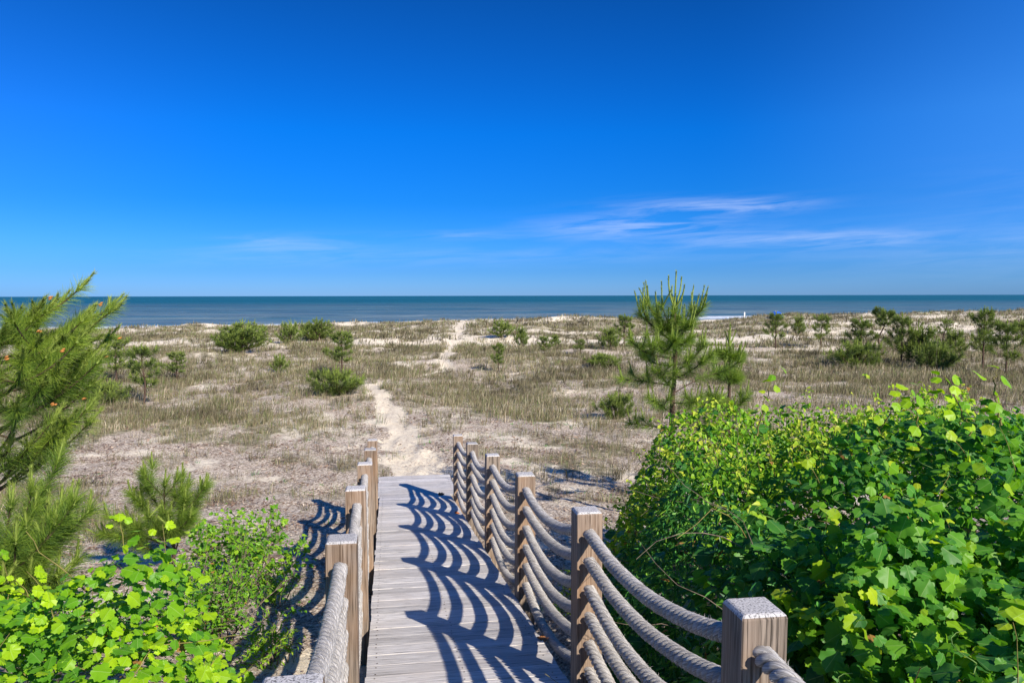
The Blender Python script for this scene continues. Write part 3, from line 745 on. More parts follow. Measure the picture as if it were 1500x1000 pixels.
# --- upright shoots standing out of the thicket
def vine_shoot(label, pts, n_leaf, size, seed, mat=None):
    r = np.random.default_rng(seed); P = np.array(pts, float)
    s = np.linspace(0, 1, len(P)); ss = np.linspace(0, 1, 22)
    q = np.stack([np.interp(ss, s, P[:, k]) for k in range(3)], -1); q = smooth(q, 6)
    q[1:-1] += r.normal(0, .006, (20, 3))
    root = thing('vine_shoot', label, 'vine shoot', tuple(q[0]), group='shoots rising out of the right thicket')
    b = Bag(); V, T, Q = tube(q, np.linspace(.006, .0018, 22), 6); b.add(V, T, Q); finish(root, b, 'stem', m_stem, True)
    i = np.linspace(4, 21, n_leaf).astype(int); a = np.arange(n_leaf) * 2.4 + r.uniform(0, 6)
    out = np.stack([np.cos(a), np.sin(a), 0 * a + .2], -1); p = q[i] + out * .03
    lf = place(GRm, p, out * .5 + np.array([0, -.1, .7]) + SUNV * .5 + r.normal(0, .35, (n_leaf, 3)), out + np.array([0, 0, -.5]), r.uniform(size * .6, size * 1.15, n_leaf), np.clip(r.uniform(.45, 1.0, n_leaf), 0, 1), r)
    finish(root, lf, 'leaves', mat or m_lime)
vine_shoot('thin upright shoot with a few heart shaped leaves just right of the tall pine', [pix(1112, 640, 6.0), pix(1120, 600, 5.95), pix(1128, 565, 5.9), pix(1140, 538, 5.9)], 9, .085, 1, m_grape)
vine_shoot('leaning shoot with yellow leaves above the middle of the right thicket', [pix(1290, 640, 5.6), pix(1306, 610, 5.5), pix(1322, 585, 5.5), pix(1345, 566, 5.5)], 9, .085, 2)
vine_shoot('thick arching shoot reaching up and left out of the tallest right mound', [pix(1425, 640, 4.4), pix(1412, 605, 4.4), pix(1396, 568, 4.4), pix(1384, 548, 4.4)], 13, .075, 3)
vine_shoot('slender reddish shoot near the right edge with one large leaf at its top', [pix(1472, 625, 4.3), pix(1464, 590, 4.3), pix(1458, 560, 4.3), pix(1462, 540, 4.3)], 6, .09, 4)
vine_shoot('short shoot with pointed leaves between the leaning and the arching shoots', [pix(1345, 640, 5.2), pix(1350, 615, 5.2), pix(1342, 590, 5.2), pix(1338, 575, 5.2)], 8, .075, 5)

# --- the vine and the bushes left of the railing
def H_left(x, y):
    u = x / np.maximum(y, .3)
    t, l = to_walk(x, y)
    w = sstep(.0, .40, -.34 - l - .12 * (y - 2) * (y > 2) + .3 * (fbm(x * 2, y * 2, 111, 2) - .5)) * (1 - sstep(3.5, 4.1, y + .7 * (fbm(x * 1.2, y * 0, 113, 2) - .5))) * sstep(.2, .8, y)
    top = -1.34 + .40 * (fbm(x * 1.7, y * 1.7, 115, 3) - .5) + .34 * np.exp(-((x + 1.55) / .32) ** 2 - ((y - 3.3) / .4) ** 2) + .10 * np.exp(-((x + 2.2) / .5) ** 2 - ((y - 3.0) / .5) ** 2)
    g = terrain(x, y)
    return CZ + g + (top - g) * w ** .6, w
lv = thing('grapevine', 'bright lime green grapevine mound filling the bottom left corner', 'vine', (-1.9, 2.8, float(ground(-1.9, 2.8))))
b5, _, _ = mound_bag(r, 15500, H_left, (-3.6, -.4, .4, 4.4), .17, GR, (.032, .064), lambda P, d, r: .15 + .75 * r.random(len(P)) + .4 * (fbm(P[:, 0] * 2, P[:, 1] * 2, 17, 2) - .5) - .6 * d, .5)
finish(lv, b5, 'leaves', m_lime, True)
sprigs(lv, r, 90, H_left, (-3.2, -.5, .8, 4.0), (.06, .22), 8, .05, GR, m_lime, (.4, 1.1))
finish(lv, stem_tubes(r, 110, H_left, (-3.2, -.9, .8, 4.0), (.002, .0045), (.25, .55)), 'stems', m_stem, True)

def twiggy_bush(name, label, cx, cy, rad, h, n_twig, n_leaf, tpls, size, mat, seed, group=None, tint=(.2, .9), lean=(0, 0)):
    r = np.random.default_rng(seed); gz = float(ground(cx, cy))
    root = thing(name, label, 'bush', (cx, cy, gz), group=group); B = Bag(); tips = []; dirs = []
    for k in range(n_twig):
        a = r.uniform(0, 6.28); rr = rad * r.uniform(.0, .25); out = r.uniform(.1, 1.0)
        p = np.array([cx + math.cos(a) * rr, cy + math.sin(a) * rr, gz - .02]); q = [p]
        d = norm(np.array([math.cos(a) * out + lean[0], math.sin(a) * out + lean[1], .9 + .6 * r.random()])); L = h * r.uniform(.55, 1.1)
        if out > .6: L = max(L * .8, rad * .9)
        for j in range(8):
            d = norm(d + r.normal(0, .18, 3)); q.append(q[-1] + d * L / 8)
            if j > 2:
                for _ in range(2):
                    e = norm(d * .6 + r.normal(0, .6, 3)); sub = [q[-1]]
                    for jj in range(4): e = norm(e + r.normal(0, .2, 3) + (0, 0, .06)); sub.append(sub[-1] + e * L * .055)
                    sub = np.array(sub); V, T, Q = tube(sub, np.linspace(.0022, .001, 5), 4, False); B.add(V, T, Q); tips += list(sub[1:]); dirs += [e] * 4
        q = np.array(q); V, T, Q = tube(q, np.linspace(.006, .002, 9), 5); B.add(V, T, Q); tips += list(q[4:]); dirs += [d] * 5
    finish(root, B, 'twigs', m_twig, True)
    tips = np.array(tips); dirs = np.array(dirs); i = r.integers(0, len(tips), n_leaf)
    P = tips[i] + r.normal(0, size * .55, (n_leaf, 3)); P[:, 2] = np.maximum(P[:, 2], gz + .02)
    lf = place(tpls, P, np.array([0, 0, .7]) + SUNV * .4 + r.normal(0, .6, (n_leaf, 3)), dirs[i] + r.normal(0, .6, (n_leaf, 3)), r.uniform(.6, 1.25, n_leaf) * size, tint[0] + (tint[1] - tint[0]) * r.random(n_leaf), r)
    finish(root, lf, 'leaves', mat); return root
twiggy_bush('leafy_bush', 'twiggy bush with small round bright leaves beside the pine seedling', -2.5, 7.2, .7, .85, 26, 1600, HT, .047, m_small, 31, tint=(.15, .75))
twiggy_bush('leafy_bush', 'low tangled dark leaved bush with bare grey twigs behind the lime vine', -2.2, 5.6, .8, .55, 34, 1900, HT2, .035, m_small, 32, tint=(.1, .6))
twiggy_bush('leafy_bush', 'low fresh green bush between the dark edge pine and the lime vine', -3.0, 5.2, .6, .42, 22, 1900, HT2, .034, m_lance, 33, tint=(.4, 1.0))
twiggy_bush('weed_clump', 'green weeds in the striped rope shadow left of the big brown post', -1.6, 5.3, .3, .24, 12, 380, LN, .05, m_small, 34, tint=(.3, .8))
twiggy_bush('weed_clump', 'fresh green weed clump on the left slope just behind the striped shadows', -2.05, 6.7, .4, .26, 12, 420, LN, .05, m_small, 35, tint=(.3, .8))
twiggy_bush('weed_clump', 'pale green ferny weed standing in front of the dark bush behind the second right post', 1.1, 7.7, .28, .38, 12, 480, LN, .05, m_small, 36, tint=(.6, 1.0))
twiggy_bush('weed_clump', 'low green weeds seen through the ropes of the right railing', .55, 6.3, .30, .30, 10, 420, LN, .045, m_small, 37, tint=(.4, .9))

# ------------------------------------------------------------------ pines
def bez(a, c, b, n): 
    s = np.linspace(0, 1, n)[:, None]; return a * (1 - s) ** 2 + 2 * c * s * (1 - s) + b * s ** 2
def needles_on(B, q, dens, L, ang, w, r, s0=0., s1=1., tint=(0.1, .7), sag=.0, droop=.32):
    """needles growing from polyline q between fractions s0..s1; dens per metre"""
    seg = np.linalg.norm(np.diff(q, axis=0), axis=1); tot = seg.sum(); n = max(3, int(dens * tot * (s1 - s0)))
    d = np.r_[0, np.cumsum(seg)] / max(tot, 1e-6); s = r.uniform(s0, s1, n)
    p = np.stack([np.interp(s, d, q[:, k]) for k in range(3)], -1)
    T = norm(np.gradient(q, axis=0)); t = norm(np.stack([np.interp(s, d, T[:, k]) for k in range(3)], -1))
    rn = r.normal(size=(n, 3)); rad = norm(rn - (rn * t).sum(-1, keepdims=True) * t)
    a = np.clip(r.normal(ang, .16, n), .05, 1.7)[:, None]
    d1 = norm(t * np.cos(a) + rad * np.sin(a)); LL = (L * r.uniform(.75, 1.1, n))[:, None]
    mid = p + d1 * LL * .5 + np.array([0, 0, sag]) * LL; d2 = norm(d1 + np.array([0, 0, -droop]) + r.normal(0, .06, (n, 3)))
    end = mid + d2 * LL * .5
    sd = norm(np.cross(d1, r.normal(size=(n, 3)))) * (w / 2)
    V = np.stack([p - sd, p + sd, mid + sd * .9, mid - sd * .9, end], 1).reshape(-1, 3)
    o = (np.arange(n) * 5)[:, None]
    tn = np.repeat(np.clip(tint[0] + (tint[1] - tint[0]) * r.random(n), 0, 1), 5)
    A = np.stack([np.zeros(n * 5), np.full(n * 5, .5), tn], -1)
    B.add(V, o + np.array([[3, 2, 4]]), o + np.array([[0, 1, 2, 3]]), A)
class Pine:
    def __init__(s, seed, nl=.17, nw=.0022, dens=700, along=.35, nf=.24):
        s.along = along; s.nf = nf
        s.r = np.random.default_rng(seed); s.wood = Bag(); s.trunk = Bag(); s.ndl = Bag(); s.sh = Bag(); s.nl = nl; s.nw = nw; s.dens = dens
    def tip(s, q, foliage=.45, candle=.2, bright=.5, k=2):
        r = s.r; tot = np.linalg.norm(np.diff(q, axis=0), axis=1).sum(); f = min(1, foliage / tot)
        needles_on(s.ndl, q, s.dens, s.nl, .85, s.nw, r, 1 - f, 1.0, (bright - .4, bright + .35))
        e = q[-1]; t = norm(q[-1] - q[-3])
        needles_on(s.ndl, np.array([e - t * .05, e, e + t * .02]), s.dens * 1.6, s.nl, .5, s.nw, r, 0, 1, (bright - .2, bright + .5))
        for j in range(k):
            L = candle * (1.0 if j == 0 else r.uniform(.45, .8)); side = r.normal(0, .22 if j else .03, 3); side[2] = 0
            d = norm(t * s.along + np.array([0, 0, 1.25 - s.along]) + side)
            c = np.stack([e + d * L * a_ + side * .1 * a_ for a_ in np.linspace(0, 1, 5)])
            s.candle(c, .010, s.nf)
    def candle(s, c, rad=.010, nf=.24):
        L = np.linalg.norm(c[-1] - c[0]); V, T, Q = tube(c, np.linspace(rad, rad * .6, len(c)), 6)
        s.sh.add(V, T, Q, np.array([0, .5, .35]))
        needles_on(s.sh, c, s.dens * 1.1, s.nl * nf, .42, s.nw * 1.1, s.r, 0, 1, (.0, 1.0), droop=-.1)
    def branch(s, a, b, rad, twigs=3, foliage=.45, candle=.2, lift=.25, bright=.5, k=2):
        r = s.r; L = np.linalg.norm(b - a); c = a * .45 + b * .55 + np.array([0, 0, -lift * L]) + r.normal(0, .04 * L, 3)
        q = bez(a, c, b, 12); V, T, Q = tube(q, np.linspace(rad, rad * .45, 12), 6); s.wood.add(V, T, Q)
        s.tip(q, foliage, candle, bright, k)
        for j in range(twigs):
            i = r.integers(4, 10); t = norm(q[i + 1] - q[i]); sd = norm(np.cross(t, [0, 0, 1])) * (1 if j % 2 else -1)
            e = q[i] + norm(t * .7 + sd * .8 + np.array([0, 0, .45])) * L * r.uniform(.22, .42)
            qq = bez(q[i], (q[i] + e) / 2 - np.array([0, 0, .05 * L]), e, 6); V, T, Q = tube(qq, np.linspace(rad * .5, rad * .3, 6), 5); s.wood.add(V, T, Q)
            s.tip(qq, foliage * .8, candle * .8, bright, max(1, k - 1))
    def stem(s, pts, r0, r1):
        q = np.array(pts, float); d = np.linspace(0, 1, len(q)); ss = np.linspace(0, 1, 24)
        q = np.stack([np.interp(ss, d, q[:, k]) for k in range(3)], -1); q = smooth(q, 5)
        V, T, Q = tube(q, np.linspace(r0, r1, 24), 9); s.trunk.add(V, T, Q); return q
    def emit(s, root, mat, shift=None):
        sh = np.array(root.location) if shift is None else shift
        for b, nm, m in ((s.trunk, 'trunk', m_bark), (s.wood, 'branches', m_bark), (s.ndl, 'needles', mat), (s.sh, 'new_shoots', m_shoot)):
            if b.n == 0: continue
            for i in range(len(b.V)): b.V[i] = b.V[i] - sh
            obj(nm, b.mesh(nm, m, nm != 'needles'), root)

# the tall young pine right of the ramp
PY = 11.0
base = np.array([2.24, PY, float(ground(2.24, PY)) - .05])
P = Pine(5, .165, .0030, 620)
q = P.stem([base, pix(985, 600, PY), pix(990, 540, PY), pix(989, 480, PY), pix(988, 452, PY)], .045, .016)
for (u, v, dy) in ((990, 398, 0), (979, 405, .05), (998, 406, .1), (1002, 418, -.1), (984, 420, .12)):
    P.candle(bez(q[-1], q[-1] * .4 + pix(u, v, PY + dy) * .6 + np.array([(u - 990) * .004, 0, -.05]), pix(u, v, PY + dy), 7), .014)
needles_on(P.ndl, q, 520, .17, .9, .003, P.r, .70, 1.0, (.1, .8)); needles_on(P.ndl, q[-3:], 1500, .17, .6, .003, P.r, 0, 1, (.3, .9))
hero = [(0.86, 950, 447, .2, .028, 3), (0.84, 970, 450, -.4, .02, 2), (0.80, 938, 462, -.1, .026, 3), (0.82, 1024, 455, .1, .026, 3), (.83, 1012, 452, .5, .02, 1),
        (.72, 925, 500, -.6, .02, 1), (.74, 965, 505, -.7, .02, 1), (.62, 1032, 506, -.1, .02, 2), (.60, 1030, 530, -.5, .018, 1), (.55, 966, 545, -.5, .014, 2), (.66, 945, 520, .5, .018, 1),
        (.40, 912, 556, -.3, .018, 2), (.36, 1060, 545, .5, .014, 1), (.33, 1020, 590, -.6, .014, 1), (.27, 960, 590, -.7, .012, 1), (.22, 925, 622, -.2, .012, 1), (.3, 1055, 590, .2, .014, 2), (.7, 1000, 500, .7, .018, 2),
        (.88, 970, 480, -.25, .016, 1), (.88, 1010, 478, -.25, .016, 1), (.82, 1006, 500, -.4, .016, 0), (.8, 972, 502, -.3, .016, 0)]
for (f, u, v, dy, rad, cnd) in hero:
    i = int((f - .13 * (f > .5)) * 23); P.branch(q[i], pix(u, v, PY + dy), rad * .62, 3 if f > .5 else 2, .55, .34 if f > .75 else .22, .12 if f > .5 else .02, .5, cnd)
root = thing('pine_tree', 'tallest young pine with upright green candles reaching above the horizon, right of the ramp', 'pine tree', tuple(base)); P.emit(root, m_needle)

def generic_pine(seed, h, spread, nl, nw, dens, whorls=5, low=.15, per=5, trunks=1, lean=0., candle=.16, curve=0., twigs=2):
    P = Pine(seed, nl, nw, dens); r = P.r
    for tk in range(trunks):
        off = np.array([r.normal(0, .42 * spread), r.normal(0, .35 * spread), 0]) * (trunks > 1); hh = h * (1 if tk == 0 else r.uniform(.6, .95))
        q = P.stem([off * .3 + (0, 0, -.06), off * .6 + (curve * h * .15, 0, hh * .35), off + (-curve * h * .06 + lean, 0, hh * .7), off + (lean * 1.2, 0, hh * .93)], .012 + .014 * h, .009)
        needles_on(P.ndl, q, dens, nl, .9, nw, r, max(.3, 1 - .5 / h), 1, (.1, .8))
        t = q[-1]; P.candle(np.stack([t + np.array([0, 0, 1]) * a * candle * 1.5 for a in np.linspace(0, 1, 4)]), .012)
        for k in range(3):
            d = np.array([r.normal(0, .3), r.normal(0, .3), 1]); P.candle(np.stack([t + d * a * candle for a in np.linspace(0, 1, 4)]), .011)
        for w in range(whorls):
            f = low + (1 - low) * (w / max(1, whorls - .3)); i = min(22, int(f * 23)); a0 = r.uniform(0, 6.28)
            L = spread * (1.05 - .72 * f) * (.55 if f < .3 and trunks == 1 else 1)
            for k in range(per):
                a = a0 + k * 6.283 / per + r.normal(0, .3); LL = L * r.uniform(.4, 1.4)
                e = q[i] + np.array([math.cos(a) * LL, math.sin(a) * LL, LL * r.uniform(.35, .85)])
                P.branch(q[i], e, .006 + .006 * (1 - f), twigs, min(.4, LL * .75), candle, .12, r.uniform(.25, .6), 1)
    return P
# the big pine at the left edge
P = Pine(9, .15, .0021, 760, 1.0, .36); LY = 6.2
tb0 = np.array([-4.75, 6.9, float(ground(-4.75, 6.9)) - .1])
q = P.stem([tb0, tb0 + (.05, -.05, 1.2), tb0 + (0.12, -.1, 2.4), tb0 + (.1, -.1, 3.3)], .07, .03)
left = [(.86, 50, 458, 6.0, .9), (.84, 102, 488, 6.2, .8), (.82, 110, 496, 6.0, .8), (.82, 122, 502, 6.3, .8), (.75, 112, 528, 6.2, .85),
        (.80, 88, 500, 5.8, .6), (.76, 50, 505, 5.6, .8), (.70, 30, 530, 5.3, .7), (.68, 75, 548, 5.7, .7), (.62, 84, 566, 6.0, .6), (.60, 55, 570, 5.5, .4), (.56, 20, 600, 5.3, .35),
        (.50, 92, 620, 5.8, .8), (.46, 70, 640, 5.8, .75), (.44, 35, 655, 5.7, .6), (.42, 5, 660, 5.6, .5), (.78, 0, 490, 5.8, .7), (.64, -10, 560, 5.5, .5), (.84, 20, 470, 6.3, .3), (.70, 100, 520, 6.6, .4)]
for (f, u, v, y, br) in left:
    i = int(f * 23); a = q[max(1, i - 4)]; P.branch(a, pix(u, v, y), .017, 3, .60, .20, .05, br, 3)
root = thing('pine_tree', 'large pine reaching in from the left edge with long needles and orange buds', 'pine tree', tuple(tb0))
P.emit(root, m_needle)
for (u, v, y) in ((76, 433, 5.95), (148, 443, 6.15), (176, 494, 6.2), (154, 521, 6.1), (57, 484, 5.6), (74, 590, 5.5), (90, 512, 5.5), (120, 583, 5.7), (9, 523, 5.2)):
    c = pix(u, v, y); cb = Bag()
    for k in range(3):
        p = c + P.r.normal(0, .006, 3); V, T, Q = tube(np.array([p - (.012, 0, .006), p - (.006, 0, .003), p, p + (.008, 0, .004), p + (.014, 0, .006)]), np.array([.002, .006, .0075, .005, .0015]), 7); cb.add(V, T, Q)
    finish(root, cb, 'pollen_cone', m_cone, True)


# seedlings on the left slope
def seedling(label, x, y, targets, seed, bright=.45, nl=.15, cd=.16, nw=.0021, dens=1000, twigs=3, group=None):
    g = np.array([x, y, float(ground(x, y)) - .03]); P = Pine(seed, nl, nw, dens)
    top = np.mean([t[2] for t in targets]); q = P.stem([g, g + (.02, 0, .25 * (top - g[2])), g + (0, 0.02, .5 * (top - g[2]))], .022, .014)
    for t in targets:
        i = P.r.integers(6, 23); P.branch(q[i], np.array(t), .010, twigs, .5, cd, .04, bright, 2)
    root = thing('pine_seedling', label, 'young pine', tuple(g), group=group); P.emit(root, m_needle)
seedling('bushy pine seedling with bright upright tips on the sandy left slope', -3.55, 8.2,
         [pix(208, 705, 8.2), pix(235, 712, 8.0), pix(262, 702, 8.2), pix(185, 728, 8.1), pix(265, 735, 7.9), pix(288, 722, 8.1), pix(150, 760, 7.9), pix(170, 790, 7.6), pix(210, 760, 7.5), pix(240, 775, 7.5), pix(140, 790, 8.2)], 41)
seedling('dark green young pine at the left edge between large pine and lime vine', -3.35, 5.0,
         [pix(38, 722, 5.0), pix(60, 760, 4.9), pix(5, 745, 4.8), pix(85, 775, 5.1), pix(50, 800, 4.5), pix(10, 800, 4.3), pix(-20, 780, 4.6), pix(30, 850, 4.4), pix(70, 850, 4.6), pix(92, 740, 5.5), pix(-10, 860, 4.2)], 42, .45)

# mid distance pines: a few models, copied
def model(args): P = generic_pine(*args[0], **args[1]); return P
MODELS = {
 'slim': dict(seed=51, h=1.9, spread=.62, nl=.17, nw=.009, dens=190, whorls=6, per=5, low=.30),
 'full': dict(seed=52, h=1.9, spread=.78, nl=.19, nw=.010, dens=210, whorls=5, per=4, low=.3, curve=.3),
 'clump': dict(seed=53, h=1.8, spread=.80, nl=.19, nw=.013, dens=140, whorls=4, per=4, low=.05, trunks=8, twigs=1, candle=.22),
 'bush': dict(seed=54, h=1.3, spread=.62, nl=.19, nw=.011, dens=140, whorls=3, per=4, low=.1, trunks=4, twigs=1, candle=.26),
 'crooked': dict(seed=55, h=2.3, spread=.8, nl=.17, nw=.010, dens=210, whorls=3, per=6, low=.62, curve=1.0, lean=.1, twigs=3),
 'spindly': dict(seed=56, h=2.1, spread=.5, nl=.16, nw=.008, dens=170, whorls=5, per=4, low=.4, curve=.5),
 'low': dict(seed=57, h=.9, spread=.62, nl=.20, nw=.009, dens=170, whorls=2, per=5, low=.0, trunks=6, candle=.2, twigs=1),
}
cache = {}
def drop(kind, u, vb, vt, wpx, label, rz, rel=-3.36):
    """stand a pine where its foot meets the ground"""
    Y = 3.3 * 1170.2 / (vb - 433); 
    for _ in range(8):
        X = (u - 750) / 1170.2 * Y; Y = -float(terrain(X, Y)) * 1170.2 / (vb - 433)
        Y = min(max(Y, 10), 112)
    X = (u - 750) / 1170.2 * Y; gz = float(ground(X, Y))
    hh = (CZ - (vt - 433) / 1170.2 * Y) - gz; p = MODELS[kind]; ww = wpx / 1170.2 * Y
    s = max(hh, .45) / (p['h'] * 1.05)
    sw = ww / (2.3 * p['spread'] * (1.25 if p.get('trunks', 1) > 1 else 1))
    sw = min(max(sw * 1.3, .75 * s), 2.0 * s)
    grp = 'young pines scattered over the dunes'
    if kind not in cache:
        P = generic_pine(**p); root = thing('pine_tree', label, 'pine tree', (X, Y, gz), rz, grp)
        P.emit(root, m_needle_far, np.zeros(3)); cache[kind] = root
    else:
        src = cache[kind]; root = src.copy(); COL.objects.link(root); root['label'] = label; root['group'] = grp
        for ch in list(src.children):
            c = ch.copy(); COL.objects.link(c); c.parent = root
        root.location = (X, Y, gz); root.rotation_euler = (0, 0, rz)
    root.scale = (sw, sw, s); return root
TREES = [
 ('low', 902, 614, 578, 44, 'low pine seedling with yellow green tips left of the tall pine trunk'),
 ('clump', 345, 520, 468, 78, 'widest dark pine clump on the left, in the middle distance below the sea'),
 ('bush', 422, 503, 471, 36, 'rounded pine bush on the left just beyond the wide dark clump'),
 ('clump', 464, 499, 464, 40, 'far pine pair right of the rounded bush, its tips over the sea'),
 ('slim', 500, 548, 482, 44, 'narrow upright pine rising behind the low bright pine bush left of the path'),
 ('low', 490, 578, 541, 66, 'low wide bright green pine bush beside the start of the path'),
 ('full', 207, 592, 500, 62, 'bare footed young pine standing left, next to the big edge pine'),
 ('slim', 257, 558, 512, 34, 'small neat yellow green pine to the right of the bare footed one'),
 ('bush', 407, 546, 519, 25, 'little olive pine bush alone in the grass between the wide clump and the path'),
 ('slim', 168, 560, 486, 44, 'pine partly hidden behind the tips of the big left edge pine'),
 ('low', 150, 592, 560, 60, 'low green pine tuft showing right under the big left edge pine'),
 ('bush', 733, 502, 469, 34, 'dark pine bush just right of the far end of the sand path'),
 ('bush', 765, 500, 478, 22, 'smaller dark pine bush to the right of the one by the far path'),
 ('slim', 730, 541, 501, 22, 'thin pine right of the path, in front of the far dark bush'),
 ('slim', 797, 521, 491, 22, 'small pine with a bare foot between the thin pine and the tall pine'),
 ('bush', 814, 508, 490, 18, 'tiny pine bush touching the small bare footed pine on its right'),
 ('slim', 850, 519, 496, 20, 'small pointed pine left of the dark grouped pines beside the tall pine'),
 ('full', 915, 502, 459, 40, 'dark far pine just left of the tall pine crown'),
 ('bush', 895, 512, 480, 34, 'rounded dark pine bush left of the tall pine, before the far dark pine'),
 ('low', 885, 540, 519, 40, 'low spreading pine left of the tall pine at mid height of its trunk'),
 ('full', 1137, 511, 456, 40, 'dark pine in front of the blue beach tent'),
 ('bush', 1172, 487, 463, 22, 'dark shrubby pine on the dune between the tent and the twin pines'),
 ('full', 1204, 509, 459, 34, 'twin topped pine left of the right hand grove'),
 ('full', 1262, 530, 464, 56, 'left most pine of the right hand grove, wide and dark'),
 ('low', 1256, 541, 503, 60, 'low yellow green pine at the left foot of the right hand grove'),
 ('crooked', 1297, 524, 449, 46, 'pine with a bare twisted trunk in the right hand grove'),
 ('full', 1322, 538, 459, 50, 'leafy pine just right of the twisted trunk'),
 ('bush', 1355, 534, 478, 60, 'bushy olive pine in the middle of the right hand grove'),
 ('spindly', 1386, 508, 465, 26, 'thin far pine over the right part of the grove'),
 ('low', 1372, 545, 505, 50, 'low pine spreading at the right foot of the grove'),
 ('bush', 1402, 520, 484, 36, 'dark rounded pine between the grove and the tall right pine'),
 ('slim', 1442, 543, 450, 44, 'tallest pine near the right edge, with a straight bare lower trunk'),
 ('full', 1476, 550, 469, 54, 'pine right beside the tallest right one, leaning wide to the edge'),
 ('bush', 1502, 500, 470, 40, 'pine bush cut by the right edge of the view'),
]
for k, (kd, u, vb, vt, w, lab) in enumerate(TREES): drop(kd, u, vb, vt, w, lab, k * 2.1)
# second pine beside the tall one
P = generic_pine(61, 2.7, .50, .17, .0035, 650, whorls=5, per=5, low=.2, candle=.22)
x2, y2 = 3.28, 12.0; root = thing('pine_tree', 'shorter pine standing close to the right of the tall pine, behind the thicket', 'pine tree', (x2, y2, float(ground(x2, y2)))); P.emit(root, m_needle, np.zeros(3))

# ------------------------------------------------------------------ grass, litter and small ground plants
def visible(x, y, m=1.5): return (np.abs(x) < .70 * y + m)
def scatter_ground(r, n, y0, y1, dens_f, power=1.0):
    y = y0 + (y1 - y0) * r.random(n); x = (r.random(n) * 2 - 1) * (.70 * y1 + 1.5); k = visible(x, y)
    x, y = x[k], y[k]; k = r.random(len(x)) < dens_f(x, y); return x[k], y[k]
def clear_of_deck(x, y, m=.0):
    t, l = to_walk(x, y); return ~((l > -.24 - m) & (l < 1.2 + m) & (t < 14.2))
def blades(r, x, y, per, h, w, spread, tint_lo=0., tint_hi=1., lean=.45, rad=.08):
    n = len(x) * per; cx = np.repeat(x, per); cy = np.repeat(y, per)
    hs = np.repeat(h * (.35 + .95 * r.random(len(x)) ** 1.5 + .9 * np.clip(fbm(x * .8, y * .8, 141, 3) - .45, 0, 1)), per) * r.uniform(.5, 1.15, n)
    a = r.uniform(0, 6.283, n); rr = rad * np.sqrt(r.random(n)) * np.repeat(.5 + r.random(len(x)), per)
    px, py = cx + np.cos(a) * rr, cy + np.sin(a) * rr; pz = ground(px, py) - .015
    ln = np.abs(r.normal(0, lean, n)) * hs; a2 = a + r.normal(0, .7, n)
    wind = np.array([.10, .03])
    dx, dy = np.cos(a2) * ln + wind[0] * hs, np.sin(a2) * ln + wind[1] * hs
    b = np.stack([px, py, pz], -1); m = b + np.stack([dx * .35, dy * .35, hs * .6], -1); e = b + np.stack([dx, dy, hs * (1 - .35 * np.clip(ln / hs, 0, 1))], -1)
    th = r.uniform(0, 6.283, n); sd = np.stack([np.cos(th), np.sin(th), 0 * th], -1) * (w / 2)
    V = np.stack([b - sd, b + sd, m + sd * .8, m - sd * .8, e], 1).reshape(-1, 3); o = (np.arange(n) * 5)[:, None]
    tn = np.clip(np.repeat(tint_lo + (tint_hi - tint_lo) * (.6 * r.random(len(x)) + .4 * np.clip((fbm(x * .5, y * .5, 151, 3) - .3) * 2.5, 0, 1)), per) + r.normal(0, .15, n), 0, 1)
    A = np.stack([np.zeros(n * 5), np.full(n * 5, .5), np.repeat(tn, 5)], -1)
    B = Bag(); B.add(V, o + np.array([[3, 2, 4]]), o + np.array([[0, 1, 2, 3]]), A); return B
def stuff(name, B, mat, label, cat):
    return tag(obj(name, B.mesh(name, mat)), label, cat, kind='stuff')
r = np.random.default_rng(77)
def merge(bags):
    out = Bag()
    for b in bags:
        A = np.concatenate(b.A); T = np.concatenate(b.T) if b.T else None; Q = np.concatenate(b.Q) if b.Q else None
        out.add(np.concatenate(b.V), T, Q, A)
    return out
gb = []
x, y = scatter_ground(r, 9000, 42, 116, lambda x, y: sstep(.50, .60, fbm(x * .25 + 3, y * .35, 181, 4)) * sstep(45, 60, y) * (1 - path_field(x, y)) * (1 - sstep(6, 12, y - ridge_y(x))))
gb.append(blades(r, x, y, 9, .50, .045, .1, 0, .25, .7, .45))
x, y = scatter_ground(r, 2600, 13, 45, lambda x, y: sstep(.52, .64, fbm(x * .5 + 3, y * .5, 183, 4)) * veg(x, y) ** .5)
k = clear_of_deck(x, y, .2); gb.append(blades(r, x[k], y[k], 22, .42, .010, .1, .0, .9, .6, .16))
x, y = scatter_ground(r, 5200, 11, 70, lambda x, y: sstep(.55, .66, fbm(x * .4 + 13, y * .4, 185, 4)) * (veg(x, y) > .1))
k = clear_of_deck(x, y, .2); gb.append(blades(r, x[k], y[k], 20, .26, .014, .1, .70, .74, .8, .18))
for (y0, y1, n, per, h, w, rad) in ((12, 22, 5200, 11, .26, .006, .10), (20, 34, 9000, 12, .34, .010, .13), (32, 52, 11000, 11, .36, .017, .18), (50, 80, 11500, 10, .36, .028, .26), (78, 118, 11000, 8, .42, .045, .35)):
    x, y = scatter_ground(r, int(n * 2.4), y0, y1, lambda x, y: np.clip(veg(x, y) * 1.05, 0, 1))
    k = clear_of_deck(x, y, .1); x, y = x[k], y[k]
    gb.append(blades(r, x, y, per, h, w, .1, 0, .95, .5, rad))
stuff('dune_grass', merge(gb), m_grass, 'grey green and straw coloured grass covering the flat dunes up to the beach', 'grass')
x = r.uniform(-9.5, -4.2, 420); y = r.uniform(9.6, 13.6, 420); k = fbm(x * .8, y * .8, 191, 3) > .47
stuff('tall_grass', blades(r, x[k], y[k], 16, .30, .008, .1, .3, .8, .6, .14), m_grass, 'taller pale green grass under the branches of the big left pine', 'grass')
